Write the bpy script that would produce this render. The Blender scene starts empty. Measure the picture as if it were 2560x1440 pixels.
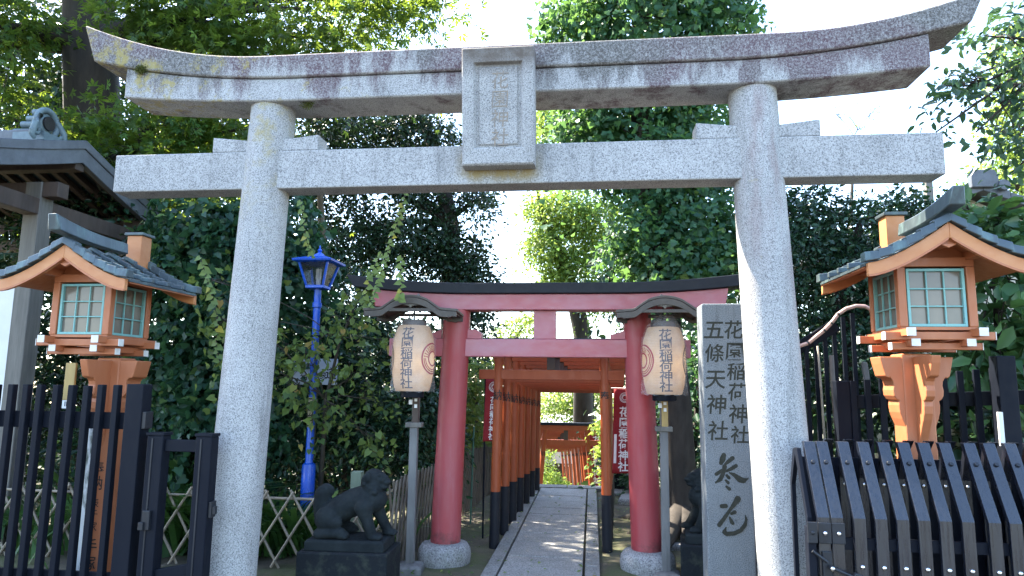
import bpy, bmesh, math, random
import numpy as np
from mathutils import Vector, Matrix
PI = math.pi
random.seed(7)
RNG = np.random.default_rng(11)
SC = bpy.context.scene
COL = SC.collection

# ------------------------------------------------------------------ camera
F_PX, PITCH, ROLL, YAW, EYE = 1711.6, 0.1384, 0.0123, 0.1169, 1.55
fw = np.array([-math.sin(YAW)*math.cos(PITCH), math.cos(YAW)*math.cos(PITCH), math.sin(PITCH)])
r0_ = np.array([math.cos(YAW), math.sin(YAW), 0.0]); u0_ = np.cross(r0_, fw)
RT = math.cos(ROLL)*r0_ + math.sin(ROLL)*u0_
UP = -math.sin(ROLL)*r0_ + math.cos(ROLL)*u0_
OC = np.array([0, 0, EYE])
cd = bpy.data.cameras.new("camera"); cam = bpy.data.objects.new("camera", cd); COL.objects.link(cam)
M4 = Matrix.Identity(4)
for i in range(3):
    M4[i][0], M4[i][1], M4[i][2], M4[i][3] = RT[i], UP[i], -fw[i], OC[i]
cam.matrix_world = M4
cd.sensor_width = 36; cd.lens = F_PX/2560*36; cd.clip_start = 0.05; cd.clip_end = 600
SC.camera = cam
def ray(x, y): return fw + RT*(x-1280)/F_PX - UP*(y-720)/F_PX
def U(x, y, Z): return Vector(OC + ray(x, y)*Z)
def G(x, y, z=0): d = ray(x, y); return Vector(OC + d*((z-EYE)/d[2]))
def PY(x, y, Y): d = ray(x, y); return Vector(OC + d*(Y/d[1]))

# ------------------------------------------------------------------ light
SUN_AZ, SUN_EL = math.radians(-64), math.radians(52)      # azimuth from +Y towards +X
sdir = Vector((math.sin(SUN_AZ)*math.cos(SUN_EL), math.cos(SUN_AZ)*math.cos(SUN_EL), math.sin(SUN_EL)))
W = bpy.data.worlds.new("World"); SC.world = W; W.use_nodes = True
wn = W.node_tree.nodes; sky = wn.new("ShaderNodeTexSky"); sky.sky_type = 'NISHITA'
sky.sun_disc = False; sky.sun_elevation = SUN_EL; sky.sun_rotation = SUN_AZ
sky.air_density = 1.0; sky.dust_density = 1.0; sky.ozone_density = 1.0
W.node_tree.links.new(sky.outputs[0], wn["Background"].inputs[0]); wn["Background"].inputs[1].default_value = 0.15
sl = bpy.data.lights.new("sun", 'SUN'); sl.energy = 4.8; sl.angle = math.radians(0.55); sl.color = (1.0, 0.91, 0.76)
so = bpy.data.objects.new("sun", sl); COL.objects.link(so); so.rotation_euler = sdir.to_track_quat('Z', 'Y').to_euler()
SC.view_settings.view_transform = 'Standard'; SC.view_settings.look = 'None'
SC.view_settings.exposure = 2.75; SC.view_settings.gamma = 1.0
SC.render.engine = 'CYCLES'
SC.cycles.max_bounces = 8; SC.cycles.diffuse_bounces = 4; SC.cycles.glossy_bounces = 3
SC.cycles.transmission_bounces = 6; SC.cycles.transparent_max_bounces = 12
SC.cycles.caustics_reflective = False; SC.cycles.caustics_refractive = False

# ------------------------------------------------------------------ materials
class NT:
    def __init__(s, name):
        s.m = bpy.data.materials.new(name); s.m.use_nodes = True
        s.t = s.m.node_tree; s.b = s.t.nodes["Principled BSDF"]; s.out = s.t.nodes["Material Output"]
        s.tc = s.n("ShaderNodeTexCoord")
    def n(s, k, **kw):
        nd = s.t.nodes.new(k)
        for a, v in kw.items(): setattr(nd, a, v)
        return nd
    def l(s, a, b): s.t.links.new(a, b)
    def mapped(s, scale=(1, 1, 1), loc=(0, 0, 0)):
        mp = s.n("ShaderNodeMapping"); mp.inputs['Scale'].default_value = scale; mp.inputs['Location'].default_value = loc
        s.l(s.tc.outputs['Object'], mp.inputs[0]); return mp.outputs[0]
    def noise(s, scale, detail=4, rough=.6, vec=None):
        nd = s.n("ShaderNodeTexNoise"); nd.inputs['Scale'].default_value = scale
        nd.inputs['Detail'].default_value = detail; nd.inputs['Roughness'].default_value = rough
        s.l(vec if vec is not None else s.tc.outputs['Object'], nd.inputs['Vector']); return nd.outputs['Fac']
    def vor(s, scale, vec=None):
        nd = s.n("ShaderNodeTexVoronoi"); nd.inputs['Scale'].default_value = scale
        s.l(vec if vec is not None else s.tc.outputs['Object'], nd.inputs['Vector']); return nd
    def ramp(s, fac, stops):
        nd = s.n("ShaderNodeValToRGB"); e = nd.color_ramp.elements
        while len(e) < len(stops): e.new(0.5)
        for el, (p, c) in zip(e, stops):
            el.position = p; el.color = (c, c, c, 1) if isinstance(c, (int, float)) else (*c, 1)
        s.l(fac, nd.inputs[0]); return nd.outputs[0]
    def mix(s, fac, a, b, mode='MIX'):
        nd = s.n("ShaderNodeMix", data_type='RGBA', blend_type=mode)
        for sock, v in ((nd.inputs[0], fac), (nd.inputs[6], a), (nd.inputs[7], b)):
            if isinstance(v, (int, float)): sock.default_value = v
            elif isinstance(v, (tuple, list)): sock.default_value = (*v[:3], 1)
            else: s.l(v, sock)
        return nd.outputs[2]
    def math(s, op, a, b=0.0):
        nd = s.n("ShaderNodeMath", operation=op)
        for sock, v in ((nd.inputs[0], a), (nd.inputs[1], b)):
            if isinstance(v, (int, float)): sock.default_value = v
            else: s.l(v, sock)
        return nd.outputs[0]
    def sep(s):
        nd = s.n("ShaderNodeSeparateXYZ"); s.l(s.tc.outputs['Object'], nd.inputs[0]); return nd.outputs
    def bump(s, h, strength=.3, dist=.01):
        nd = s.n("ShaderNodeBump"); nd.inputs['Strength'].default_value = strength; nd.inputs['Distance'].default_value = dist
        s.l(h, nd.inputs['Height']); s.l(nd.outputs[0], s.b.inputs['Normal'])
    def col(s, c): s.l(c, s.b.inputs['Base Color'])

def paint(name, c, c2=None, scale=6, rough=.5, stretch=(1, 1, 1), bump=.0, fine=40, metal=0, spec=.5, lo=.35, hi=.7):
    t = NT(name); c2 = c2 or tuple(x*.7 for x in c)
    v = t.mapped(stretch)
    f = t.ramp(t.noise(scale, 6, .65, v), [(lo, 0.0), (hi, 1.0)])
    t.col(t.mix(f, c, c2))
    rr = t.ramp(t.noise(fine, 3, .6, v), [(.3, max(0, rough-.1)), (.7, min(1, rough+.12))]); t.l(rr, t.b.inputs['Roughness'])
    t.b.inputs['Metallic'].default_value = metal; t.b.inputs['Specular IOR Level'].default_value = spec
    if bump: t.bump(t.noise(fine, 5, .7, v), bump, .004)
    return t.m

def granite(name, base=(.40, .405, .41), dark=(.10, .105, .12), stain=None, rough=.82, sp=135, mossy=0.0):
    t = NT(name)
    n1 = t.noise(sp, 3, .75)
    g = t.ramp(n1, [(.36, dark), (.44, tuple(x*.72 for x in base)), (.52, base), (.68, tuple(min(1, x*1.3) for x in base))])
    big = t.ramp(t.noise(2.2, 5, .6), [(.3, .86), (.7, 1.08)])
    g = t.mix(1.0, g, big, 'MULTIPLY')
    stv = t.mapped((7, 7, .7)); grime = t.ramp(t.noise(1.5, 7, .7, stv), [(.40, 1.0), (.56, .93), (.70, .66)])
    g = t.mix(1.0, g, t.mix(1.0, grime, (1.0, .985, .955), 'MULTIPLY'), 'MULTIPLY')
    spot = t.ramp(t.noise(14, 4, .7), [(.60, 1.0), (.72, .74)]); g = t.mix(1.0, g, spot, 'MULTIPLY')
    if stain == 'beam':
        x, y, z = t.sep()
        sv = t.mapped((3.2, 3.2, .9))
        st = t.noise(1.6, 7, .72, sv)
        # purple grey weathering streaks, heavier on the right half and towards the top edge
        right = t.ramp(t.math('MULTIPLY_ADD', x, .16), [(.0, .0), (1, 1)])
        mr = t.n("ShaderNodeMapRange"); mr.inputs[1].default_value = -2.2; mr.inputs[2].default_value = 2.4
        mr.inputs[3].default_value = -.02; mr.inputs[4].default_value = .085; t.l(x, mr.inputs[0])
        mz = t.n("ShaderNodeMapRange"); mz.inputs[1].default_value = 3.5; mz.inputs[2].default_value = 3.9
        mz.inputs[3].default_value = -.09; mz.inputs[4].default_value = .15; t.l(z, mz.inputs[0])
        s2 = t.math('ADD', t.math('ADD', st, mr.outputs[0]), mz.outputs[0])
        f = t.ramp(s2, [(.46, 0.0), (.57, .95)])
        fine = t.ramp(t.noise(70, 3, .8), [(.35, .25), (.6, 1.0)])
        f = t.math('MULTIPLY', f, fine)
        hue = t.ramp(t.noise(1.1, 2), [(.42, (.07, .064, .058)), (.52, (.085, .046, .058))])
        g = t.mix(f, g, hue)
        # yellow lichen on the left end
        ly = t.noise(9, 6, .75); ml = t.n("ShaderNodeMapRange")
        ml.inputs[1].default_value = -3.4; ml.inputs[2].default_value = .8; ml.inputs[3].default_value = .15; ml.inputs[4].default_value = -.15
        t.l(x, ml.inputs[0])
        lf = t.ramp(t.math('ADD', ly, ml.outputs[0]), [(.6, 0.0), (.7, .75)])
        g = t.mix(lf, g, (.33, .27, .08))
    elif stain == 'pillar':
        v = t.mapped((5, 5, 1.0)); f = t.ramp(t.noise(1.4, 6, .7, v), [(.47, 0.0), (.68, .6)])
        x, y, z = t.sep()
        mz = t.ramp(t.math('MULTIPLY', z, .27), [(.5, 0.0), (.8, 1.0)])
        g = t.mix(t.math('MULTIPLY', f, mz), g, (.20, .125, .12))
        lf = t.ramp(t.noise(11, 6, .75), [(.64, 0.0), (.74, .6)]); g = t.mix(t.math('MULTIPLY', lf, mz), g, (.32, .27, .1))
    elif stain == 'left_pillar':
        x, y, z = t.sep(); mz = t.ramp(t.math('MULTIPLY', z, .27), [(.68, 0.0), (.9, 1.0)])
        lf = t.ramp(t.noise(8, 6, .75), [(.5, 0.0), (.68, .85)]); g = t.mix(t.math('MULTIPLY', lf, mz), g, (.33, .27, .09))
    elif stain == 'plaque':
        x, y, z = t.sep(); mz = t.ramp(t.math('MULTIPLY', z, .2634), [(.945, 0.0), (.98, 1.0)])
        f = t.ramp(t.noise(5, 5, .7), [(.3, .4), (.6, 1.0)]); g = t.mix(t.math('MULTIPLY', f, mz), g, (.12, .10, .085))
    elif stain == 'tie':
        x, y, z = t.sep()
        a = t.math('ABSOLUTE', t.math('ADD', x, .01)); m = t.ramp(a, [(.2, 1.0), (.32, 0.0)])
        mz = t.ramp(t.math('MULTIPLY', z, .31), [(.898, 0.0), (.918, 1.0)])
        f = t.ramp(t.noise(7, 6, .75), [(.36, 0.0), (.56, .9)])
        g = t.mix(t.math('MULTIPLY', t.math('MULTIPLY', m, mz), f), g, (.25, .19, .08))
    if mossy:
        f = t.ramp(t.noise(6, 7, .75), [(.5, 0.0), (.7, mossy)]); g = t.mix(f, g, (.06, .075, .035))
    t.col(g); t.b.inputs['Roughness'].default_value = rough; t.b.inputs['Specular IOR Level'].default_value = .35
    t.bump(t.noise(sp*.8, 4, .8), .35, .006)
    return t.m

def leafmat(name, dark, light, trans, tw=.4, rough=.42, yellow=None):
    t = NT(name); geo = t.n("ShaderNodeNewGeometry")
    c = t.ramp(geo.outputs['Random Per Island'], [(0.0, dark), (.55, tuple((a+b)/2 for a, b in zip(dark, light))), (.93, light), (1.0, yellow or light)])
    t.col(c); t.b.inputs['Roughness'].default_value = rough; t.b.inputs['Specular IOR Level'].default_value = .3
    tr = t.n("ShaderNodeBsdfTranslucent"); tc = t.mix(.55, c, trans); t.l(tc, tr.inputs[0])
    mx = t.n("ShaderNodeMixShader"); mx.inputs[0].default_value = tw
    t.l(t.b.outputs[0], mx.inputs[1]); t.l(tr.outputs[0], mx.inputs[2]); t.l(mx.outputs[0], t.out.inputs[0])
    return t.m

MT = {}
MT['gr_beam'] = granite('granite_beam', stain='beam')
MT['gr_tie'] = granite('granite_tie', stain='tie')
MT['gr_pil'] = granite('granite_pillar', stain='pillar')
MT['gr_pil_l'] = granite('granite_pillar_lichen', stain='left_pillar')
MT['gr_plq'] = granite('granite_plaque', stain='plaque')
MT['gr'] = granite('granite')
MT['gr_tab'] = granite('granite_tablet', base=(.165, .19, .215), dark=(.06, .07, .085), sp=150)
MT['gr_base'] = granite('granite_base', base=(.27, .27, .28), dark=(.09, .09, .1), mossy=.5, sp=80)
MT['gr_slab'] = granite('granite_slab', base=(.30, .295, .285), dark=(.12, .12, .12), sp=75, mossy=.12)
MT['gr_kerb'] = granite('granite_kerb', base=(.24, .24, .235), dark=(.1, .1, .1), sp=75, mossy=.35)
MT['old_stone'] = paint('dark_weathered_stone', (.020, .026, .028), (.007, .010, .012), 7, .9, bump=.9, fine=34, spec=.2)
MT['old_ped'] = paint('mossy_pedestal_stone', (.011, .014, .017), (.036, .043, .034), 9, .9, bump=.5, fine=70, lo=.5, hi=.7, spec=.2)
MT['carve'] = paint('carved_shadow_stone', (.024, .027, .021), (.016, .018, .013), 20, .9)  # for flat tablet letters, groove shade put into the dark colour
MT['carve_light'] = paint('carved_groove_shade', (.22, .2, .18), (.3, .24, .18), 20, .9)  # for flat plaque letters, engraved shading put into the colour
MT['orange'] = paint('faded_orange_paint', (.43, .15, .062), (.36, .115, .045), 4, .5, (1, 1, .35), bump=.08, fine=30)
MT['orange_sun'] = paint('sunlit_orange_wood', (.54, .24, .09), (.44, .16, .06), 3, .5, (.6, 1, 1), bump=.1, fine=24)  # sunlit copy of the orange wood, sunlight put into the lighter colour
MT['white_end'] = paint('white_end_paint', (.74, .73, .68), (.6, .58, .52), 12, .6)
MT['teal'] = paint('pale_green_lattice_paint', (.20, .42, .38), (.16, .36, .36), 8, .5)
MT['copper'] = paint('patinated_copper_roof', (.055, .075, .085), (.12, .19, .19), 9, .4, (1, 1, .4), bump=.2, fine=18, metal=.25, lo=.5, hi=.75)
MT['tileblue'] = paint('blue_grey_roof_ornament', (.14, .2, .22), (.07, .1, .12), 8, .5, bump=.3)
MT['tilegrey'] = paint('grey_roof_tile', (.09, .1, .115), (.055, .06, .07), 7, .45, bump=.2)
MT['brownwood'] = paint('dark_brown_timber', (.075, .05, .036), (.04, .028, .022), 5, .7, (1, 1, .2), bump=.3, fine=30)
MT['greywood'] = paint('weathered_grey_timber', (.16, .15, .13), (.085, .08, .072), 6, .75, (3, 3, .25), bump=.35, fine=30)
MT['polewood'] = paint('grey_stained_post', (.17, .17, .165), (.07, .07, .072), 3, .7, (3, 3, .5), bump=.3, fine=30)
MT['lroof'] = paint('brown_grey_lantern_roof', (.075, .064, .054), (.045, .039, .034), 8, .55, bump=.15)
MT['lunder'] = paint('dark_roof_underside', (.05, .035, .028), (.03, .02, .018), 8, .7)
MT['red'] = paint('weathered_red_lacquer', (.38, .042, .05), (.34, .075, .09), 3, .42, (1, 1, .4), bump=.08, fine=22, spec=.6)
def lacquer():
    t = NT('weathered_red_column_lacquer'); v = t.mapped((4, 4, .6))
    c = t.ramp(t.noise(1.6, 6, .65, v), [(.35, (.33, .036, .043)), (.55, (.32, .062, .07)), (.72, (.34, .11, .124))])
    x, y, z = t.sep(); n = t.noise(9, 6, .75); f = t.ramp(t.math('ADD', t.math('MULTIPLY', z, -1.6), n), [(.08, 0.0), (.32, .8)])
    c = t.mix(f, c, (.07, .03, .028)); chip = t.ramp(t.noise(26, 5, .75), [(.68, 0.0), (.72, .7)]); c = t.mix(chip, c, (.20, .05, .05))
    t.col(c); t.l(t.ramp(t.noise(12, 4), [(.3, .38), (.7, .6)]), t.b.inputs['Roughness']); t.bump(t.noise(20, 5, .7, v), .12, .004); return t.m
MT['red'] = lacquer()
MT['pinkred'] = paint('faded_pink_red_lacquer', (.37, .075, .09), (.38, .155, .20), 4, .40, (.5, 1, 1), bump=.1, fine=18, spec=.65)
MT['blackk'] = paint('black_lacquer', (.008, .011, .017), (.012, .015, .022), 5, .5, bump=.06, spec=.25)
MT['verm'] = paint('vermilion_paint', (.33, .066, .015), (.26, .048, .011), 5, .5, (1, 1, .3), bump=.08, fine=20)
MT['blackfoot'] = paint('black_post_foot', (.007, .009, .015), (.012, .013, .018), 7, .55, bump=.1, spec=.25)
MT['ink'] = paint('black_ink', (.012, .011, .012), (.02, .018, .018), 20, .6)
MT['inkb'] = paint('blue_black_ink', (.03, .035, .055), (.05, .052, .07), 20, .6)
MT['crimson'] = paint('crimson_print', (.30, .010, .03), (.25, .010, .03), 20, .6)
MT['gold'] = paint('gold_lettering', (.62, .55, .36), (.5, .44, .28), 20, .5)
MT['whitep'] = paint('white_print', (.8, .79, .77), (.7, .69, .67), 20, .7)
MT['blue'] = paint('cobalt_blue_enamel', (.004, .085, .52), (.004, .06, .40), 6, .3, (1, 1, .4), bump=.06, spec=.55)
MT['blackmetal'] = paint('black_painted_metal', (.006, .008, .014), (.010, .012, .018), 6, .5, (1, 1, .3), bump=.08, spec=.1)
MT['bronze'] = paint('dark_bronze_slat', (.006, .009, .017), (.005, .006, .010), 5, .3, (3, 3, .15), bump=.06, fine=26, spec=.85)
MT['chrome'] = paint('bright_steel', (.75, .76, .78), (.6, .6, .62), 10, .18, metal=1)
MT['plate'] = paint('dark_steel_plate', (.022, .025, .032), (.014, .016, .02), 6, .4, metal=.2, spec=.4)
MT['peel'] = paint('peeling_white_paint', (.62, .63, .62), (.10, .12, .10), 5, .7, (3, 3, .5), bump=.3, lo=.48, hi=.56)
MT['yellowwood'] = paint('pale_yellow_board', (.42, .29, .10), (.3, .2, .07), 6, .6, (2, 2, .4))
MT['bamboo'] = paint('dried_bamboo', (.30, .25, .18), (.16, .13, .10), 9, .55, (1, 1, .4), bump=.2, fine=30)
MT['bamboo_old'] = paint('aged_dark_bamboo', (.15, .125, .095), (.07, .058, .048), 7, .6, (1, 1, .4), bump=.2, fine=30)
MT['plaster'] = paint('white_plaster', (.72, .72, .70), (.62, .62, .6), 3, .8)
MT['cream'] = paint('cream_plaster', (.5, .46, .36), (.42, .38, .3), 3, .8)
MT['bark'] = paint('furrowed_bark', (.042, .033, .026), (.015, .012, .010), 9, .9, (1, 1, .25), bump=1.0, fine=14)
MT['barkpale'] = paint('brown_bark', (.11, .085, .06), (.05, .038, .028), 8, .9, (1, 1, .3), bump=.8, fine=16)
MT['twig'] = paint('twig_bark', (.06, .05, .038), (.035, .03, .022), 12, .8)
MT['redcloth'] = paint('red_banner_cloth', (.27, .010, .016), (.20, .008, .013), 5, .8, bump=.05)
MT['bluepole'] = paint('pale_blue_pole', (.18, .36, .48), (.13, .28, .4), 8, .4)
MT['greenpole'] = paint('green_garden_stake', (.04, .14, .10), (.03, .1, .08), 8, .5)
MT['hose'] = paint('pinkish_plastic_hose', (.52, .33, .27), (.42, .27, .22), 10, .35)
MT['signwhite'] = paint('white_sign_face', (.42, .47, .55), (.36, .4, .48), 3, .5)
MT['tin'] = paint('sunlit_sheet_roof', (.62, .63, .63), (.55, .55, .55), 3, .6)
def pane_mat():
    t = NT('frosted_lantern_pane'); t.col(t.ramp(t.noise(4, 4), [(.3, (.20, .165, .13)), (.7, (.13, .12, .10))]))
    t.b.inputs['Roughness'].default_value = .12; t.b.inputs['Specular IOR Level'].default_value = .45; return t.m
MT['pane'] = pane_mat()
def paper_mat():
    t = NT('oiled_lantern_paper'); x, y, z = t.sep()
    w = t.n("ShaderNodeTexWave", bands_direction='Z'); w.inputs['Scale'].default_value = 24; w.inputs['Distortion'].default_value = .3
    t.l(t.tc.outputs['Object'], w.inputs[0])
    c = t.ramp(t.noise(5, 4, .6), [(.3, (.50, .36, .24)), (.7, (.62, .50, .37))])
    c = t.mix(t.math('MULTIPLY', w.outputs['Fac'], .16), c, (.42, .28, .17)); t.col(c)
    t.b.inputs['Roughness'].default_value = .4
    t.bump(w.outputs['Fac'], .35, .004)
    tr = t.n("ShaderNodeBsdfTranslucent"); t.l(c, tr.inputs[0])
    mx = t.n("ShaderNodeMixShader"); mx.inputs[0].default_value = .45
    t.l(t.b.outputs[0], mx.inputs[1]); t.l(tr.outputs[0], mx.inputs[2]); t.l(mx.outputs[0], t.out.inputs[0]); return t.m
MT['paper'] = paper_mat()
def film_mat():
    t = NT('clear_plastic_cover'); t.b.inputs['Base Color'].default_value = (.8, .8, .82, 1); t.b.inputs['Roughness'].default_value = .22
    tr = t.n("ShaderNodeBsdfTransparent"); mx = t.n("ShaderNodeMixShader")
    f = t.ramp(t.noise(7, 5, .7), [(.35, .05), (.75, .22)]); t.l(f, mx.inputs[0])
    t.bump(t.noise(16, 4, .6), .6, .01)
    t.l(tr.outputs[0], mx.inputs[1]); t.l(t.b.outputs[0], mx.inputs[2]); t.l(mx.outputs[0], t.out.inputs[0]); return t.m
MT['film'] = film_mat()
def glass_mat():
    t = NT('lamp_glass'); t.b.inputs['Base Color'].default_value = (.05, .06, .06, 1); t.b.inputs['Roughness'].default_value = .08
    tr = t.n("ShaderNodeBsdfTransparent"); mx = t.n("ShaderNodeMixShader"); mx.inputs[0].default_value = .22
    t.l(tr.outputs[0], mx.inputs[1]); t.l(t.b.outputs[0], mx.inputs[2]); t.l(mx.outputs[0], t.out.inputs[0]); return t.m
MT['glass'] = glass_mat()
def ground_mat():
    t = NT('trodden_earth_with_moss')
    c = t.ramp(t.noise(3, 8, .7), [(.32, (.045, .038, .026)), (.5, (.085, .07, .05)), (.68, (.13, .11, .08))])
    m = t.ramp(t.noise(1.3, 6, .7), [(.42, 0.0), (.62, .85)]); c = t.mix(m, c, (.055, .07, .018))
    l = t.ramp(t.noise(45, 2, .5), [(.66, 0.0), (.74, .8)]); c = t.mix(l, c, (.16, .12, .07))
    t.col(c); t.b.inputs['Roughness'].default_value = .95; t.bump(t.noise(28, 6, .75), .6, .02); return t.m
MT['ground'] = ground_mat()
MT['lf_maple'] = leafmat('maple_leaf', (.015, .048, .016), (.046, .115, .026), (.42, .56, .05), .44)
MT['lf_dark'] = leafmat('evergreen_leaf', (.008, .024, .012), (.026, .06, .024), (.06, .12, .03), .16, .35)
MT['lf_ginkgo'] = leafmat('ginkgo_leaf', (.022, .072, .044), (.058, .14, .066), (.28, .52, .09), .38, .42, (.16, .24, .05))
MT['lf_light'] = leafmat('light_leaf', (.07, .14, .03), (.15, .24, .05), (.5, .62, .10), .5)
MT['lf_cherry'] = leafmat('cherry_leaf', (.02, .05, .035), (.04, .085, .04), (.12, .24, .06), .3, .4)
MT['lf_camellia'] = leafmat('camellia_leaf', (.008, .026, .016), (.034, .085, .042), (.06, .14, .03), .15, .3)
MT['lf_big'] = leafmat('broad_leaf', (.03, .085, .045), (.07, .15, .05), (.18, .34, .05), .28, .38)
MT['lf_ivy'] = leafmat('ivy_leaf', (.010, .038, .028), (.036, .10, .05), (.14, .32, .07), .28, .38, (.13, .18, .04))
MT['lf_shrub'] = leafmat('pale_shrub_leaf', (.04, .09, .03), (.15, .225, .06), (.42, .50, .09), .38, .45, (.35, .22, .07))
MT['lf_vine'] = leafmat('vine_leaf', (.12, .20, .07), (.21, .30, .09), (.4, .5, .12), .38, .45, (.5, .42, .06))
MT['lf_grass'] = leafmat('strap_leaf', (.025, .07, .02), (.06, .14, .035), (.16, .3, .05), .3, .4)
MT['moss'] = leafmat('moss_blade', (.06, .075, .02), (.12, .13, .03), (.2, .22, .05), .3, .8)

# ------------------------------------------------------------------ builders
class MB:
    def __init__(s): s.v = []; s.f = []
    def add(s, vs, fs):
        o = len(s.v); s.v += [tuple(p) for p in vs]; s.f += [tuple(i+o for i in f) for f in fs]; return s
    def box(s, x0, y0, z0, x1, y1, z1):
        return s.add([(x0, y0, z0), (x1, y0, z0), (x1, y1, z0), (x0, y1, z0), (x0, y0, z1), (x1, y0, z1), (x1, y1, z1), (x0, y1, z1)],
                     [(0, 3, 2, 1), (4, 5, 6, 7), (0, 1, 5, 4), (1, 2, 6, 5), (2, 3, 7, 6), (3, 0, 4, 7)])
    def cbox(s, c, d): return s.box(c[0]-d[0]/2, c[1]-d[1]/2, c[2]-d[2]/2, c[0]+d[0]/2, c[1]+d[1]/2, c[2]+d[2]/2)
    def bar(s, a, b, w, d, side=(1, 0, 0)):
        a, b = Vector(a), Vector(b); t = (b-a).normalized(); sx = Vector(side); sx = (sx - t*sx.dot(t)).normalized(); sy = t.cross(sx)
        q = [(-w/2, -d/2), (w/2, -d/2), (w/2, d/2), (-w/2, d/2)]
        vs = [a+sx*i+sy*j for i, j in q] + [b+sx*i+sy*j for i, j in q]
        return s.add(vs, [(3, 2, 1, 0), (4, 5, 6, 7), (0, 1, 5, 4), (1, 2, 6, 5), (2, 3, 7, 6), (3, 0, 4, 7)])
    def tube(s, pts, r, n=8, cap=True):
        pts = [Vector(p) for p in pts]; k = len(pts); rs = r if isinstance(r, (list, tuple)) else [r]*k
        ref = Vector((0, 0, 1)); vs = []
        for i, p in enumerate(pts):
            t = (pts[min(i+1, k-1)]-pts[max(i-1, 0)]).normalized()
            rf = ref if abs(t.dot(ref)) < .9 else Vector((0, 1, 0))
            a = t.cross(rf).normalized(); b = a.cross(t)
            for j in range(n):
                an = 2*PI*j/n; vs.append(p + (a*math.cos(an)+b*math.sin(an))*rs[i])
        fs = [(i*n+j, i*n+(j+1) % n, (i+1)*n+(j+1) % n, (i+1)*n+j) for i in range(k-1) for j in range(n)]
        if cap: fs += [tuple(range(n-1, -1, -1)), tuple((k-1)*n+j for j in range(n))]
        return s.add(vs, fs)
    def lathe(s, prof, n=24, c=(0, 0), cap=True):
        vs = [(c[0]+r*math.cos(2*PI*j/n), c[1]+r*math.sin(2*PI*j/n), z) for r, z in prof for j in range(n)]
        k = len(prof); fs = [(i*n+j, i*n+(j+1) % n, (i+1)*n+(j+1) % n, (i+1)*n+j) for i in range(k-1) for j in range(n)]
        if cap: fs += [tuple(range(n-1, -1, -1)), tuple((k-1)*n+j for j in range(n))]
        return s.add(vs, fs)
    def prism(s, poly, d0, d1, axis='y'):
        # polygon in the plane across the axis, swept from d0 to d1
        def P(a, b, d): return (a, d, b) if axis == 'y' else ((d, a, b) if axis == 'x' else (a, b, d))
        n = len(poly); vs = [P(a, b, d0) for a, b in poly] + [P(a, b, d1) for a, b in poly]
        fs = [tuple(range(n)), tuple(range(2*n-1, n-1, -1))] + [(i, n+i, n+(i+1) % n, (i+1) % n) for i in range(n)]
        return s.add(vs, fs)
    def loft(s, rings, closed=True, cap=True):
        n = len(rings[0]); k = len(rings); vs = [p for r in rings for p in r]
        m = n if closed else n-1
        fs = [(i*n+j, i*n+(j+1) % n, (i+1)*n+(j+1) % n, (i+1)*n+j) for i in range(k-1) for j in range(m)]
        if cap and closed: fs += [tuple(range(n-1, -1, -1)), tuple((k-1)*n+j for j in range(n))]
        return s.add(vs, fs)
    def ball(s, c, r, sc=(1, 1, 1), n=12, m=8):
        vs = [(c[0], c[1], c[2]-r*sc[2])]
        for i in range(1, m):
            a = -PI/2+PI*i/m
            vs += [(c[0]+r*sc[0]*math.cos(a)*math.cos(2*PI*j/n), c[1]+r*sc[1]*math.cos(a)*math.sin(2*PI*j/n), c[2]+r*sc[2]*math.sin(a)) for j in range(n)]
        vs.append((c[0], c[1], c[2]+r*sc[2])); t = len(vs)-1
        fs = [(0, 1+(j+1) % n, 1+j) for j in range(n)]
        for i in range(m-2): fs += [(1+i*n+j, 1+i*n+(j+1) % n, 1+(i+1)*n+(j+1) % n, 1+(i+1)*n+j) for j in range(n)]
        fs += [(1+(m-2)*n+j, 1+(m-2)*n+(j+1) % n, t) for j in range(n)]
        return s.add(vs, fs)
    def build(s, name, mat, parent=None, loc=None, smooth=0, bevel=0, seg=2):
        me = bpy.data.meshes.new(name); me.from_pydata(s.v, [], s.f); me.validate()
        bm = bmesh.new(); bm.from_mesh(me); bmesh.ops.recalc_face_normals(bm, faces=bm.faces); bm.to_mesh(me); bm.free()
        return link(name, me, mat, parent, loc, smooth, bevel, seg)

def link(name, me, mat, parent=None, loc=None, smooth=0, bevel=0, seg=2):
    global LAST
    o = bpy.data.objects.new(name, me); COL.objects.link(o); LAST = o
    if mat is not None: me.materials.append(MT[mat] if isinstance(mat, str) else mat)
    if parent is not None: o.parent = parent
    if loc is not None: o.location = loc
    if smooth:
        for p in me.polygons: p.use_smooth = True
        if smooth > 1: me.set_sharp_from_angle(angle=math.radians(smooth))
    if bevel:
        b = o.modifiers.new('bevel', 'BEVEL'); b.width = bevel; b.segments = seg; b.limit_method = 'ANGLE'; b.angle_limit = math.radians(35)
    return o
def tag(o, label=None, cat=None, group=None, kind=None):
    for k, v in (('label', label), ('category', cat), ('group', group), ('kind', kind)):
        if v: o[k] = v
    return o
def thing(name, label, cat, loc=(0, 0, 0), rz=0, group=None):
    o = bpy.data.objects.new(name, None); COL.objects.link(o); o.location = loc; o.rotation_euler = (0, 0, rz); o.empty_display_size = .1
    return tag(o, label, cat, group)
def copy_tree(o, loc=None, rz=None, label=None, parent=None):
    c = o.copy(); COL.objects.link(c)
    if parent is not None: c.parent = parent
    if loc is not None: c.location = loc
    if rz is not None: c.rotation_euler = (0, 0, rz)
    if label: c['label'] = label
    for ch in list(o.children): copy_tree(ch, parent=c)
    return c

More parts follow.
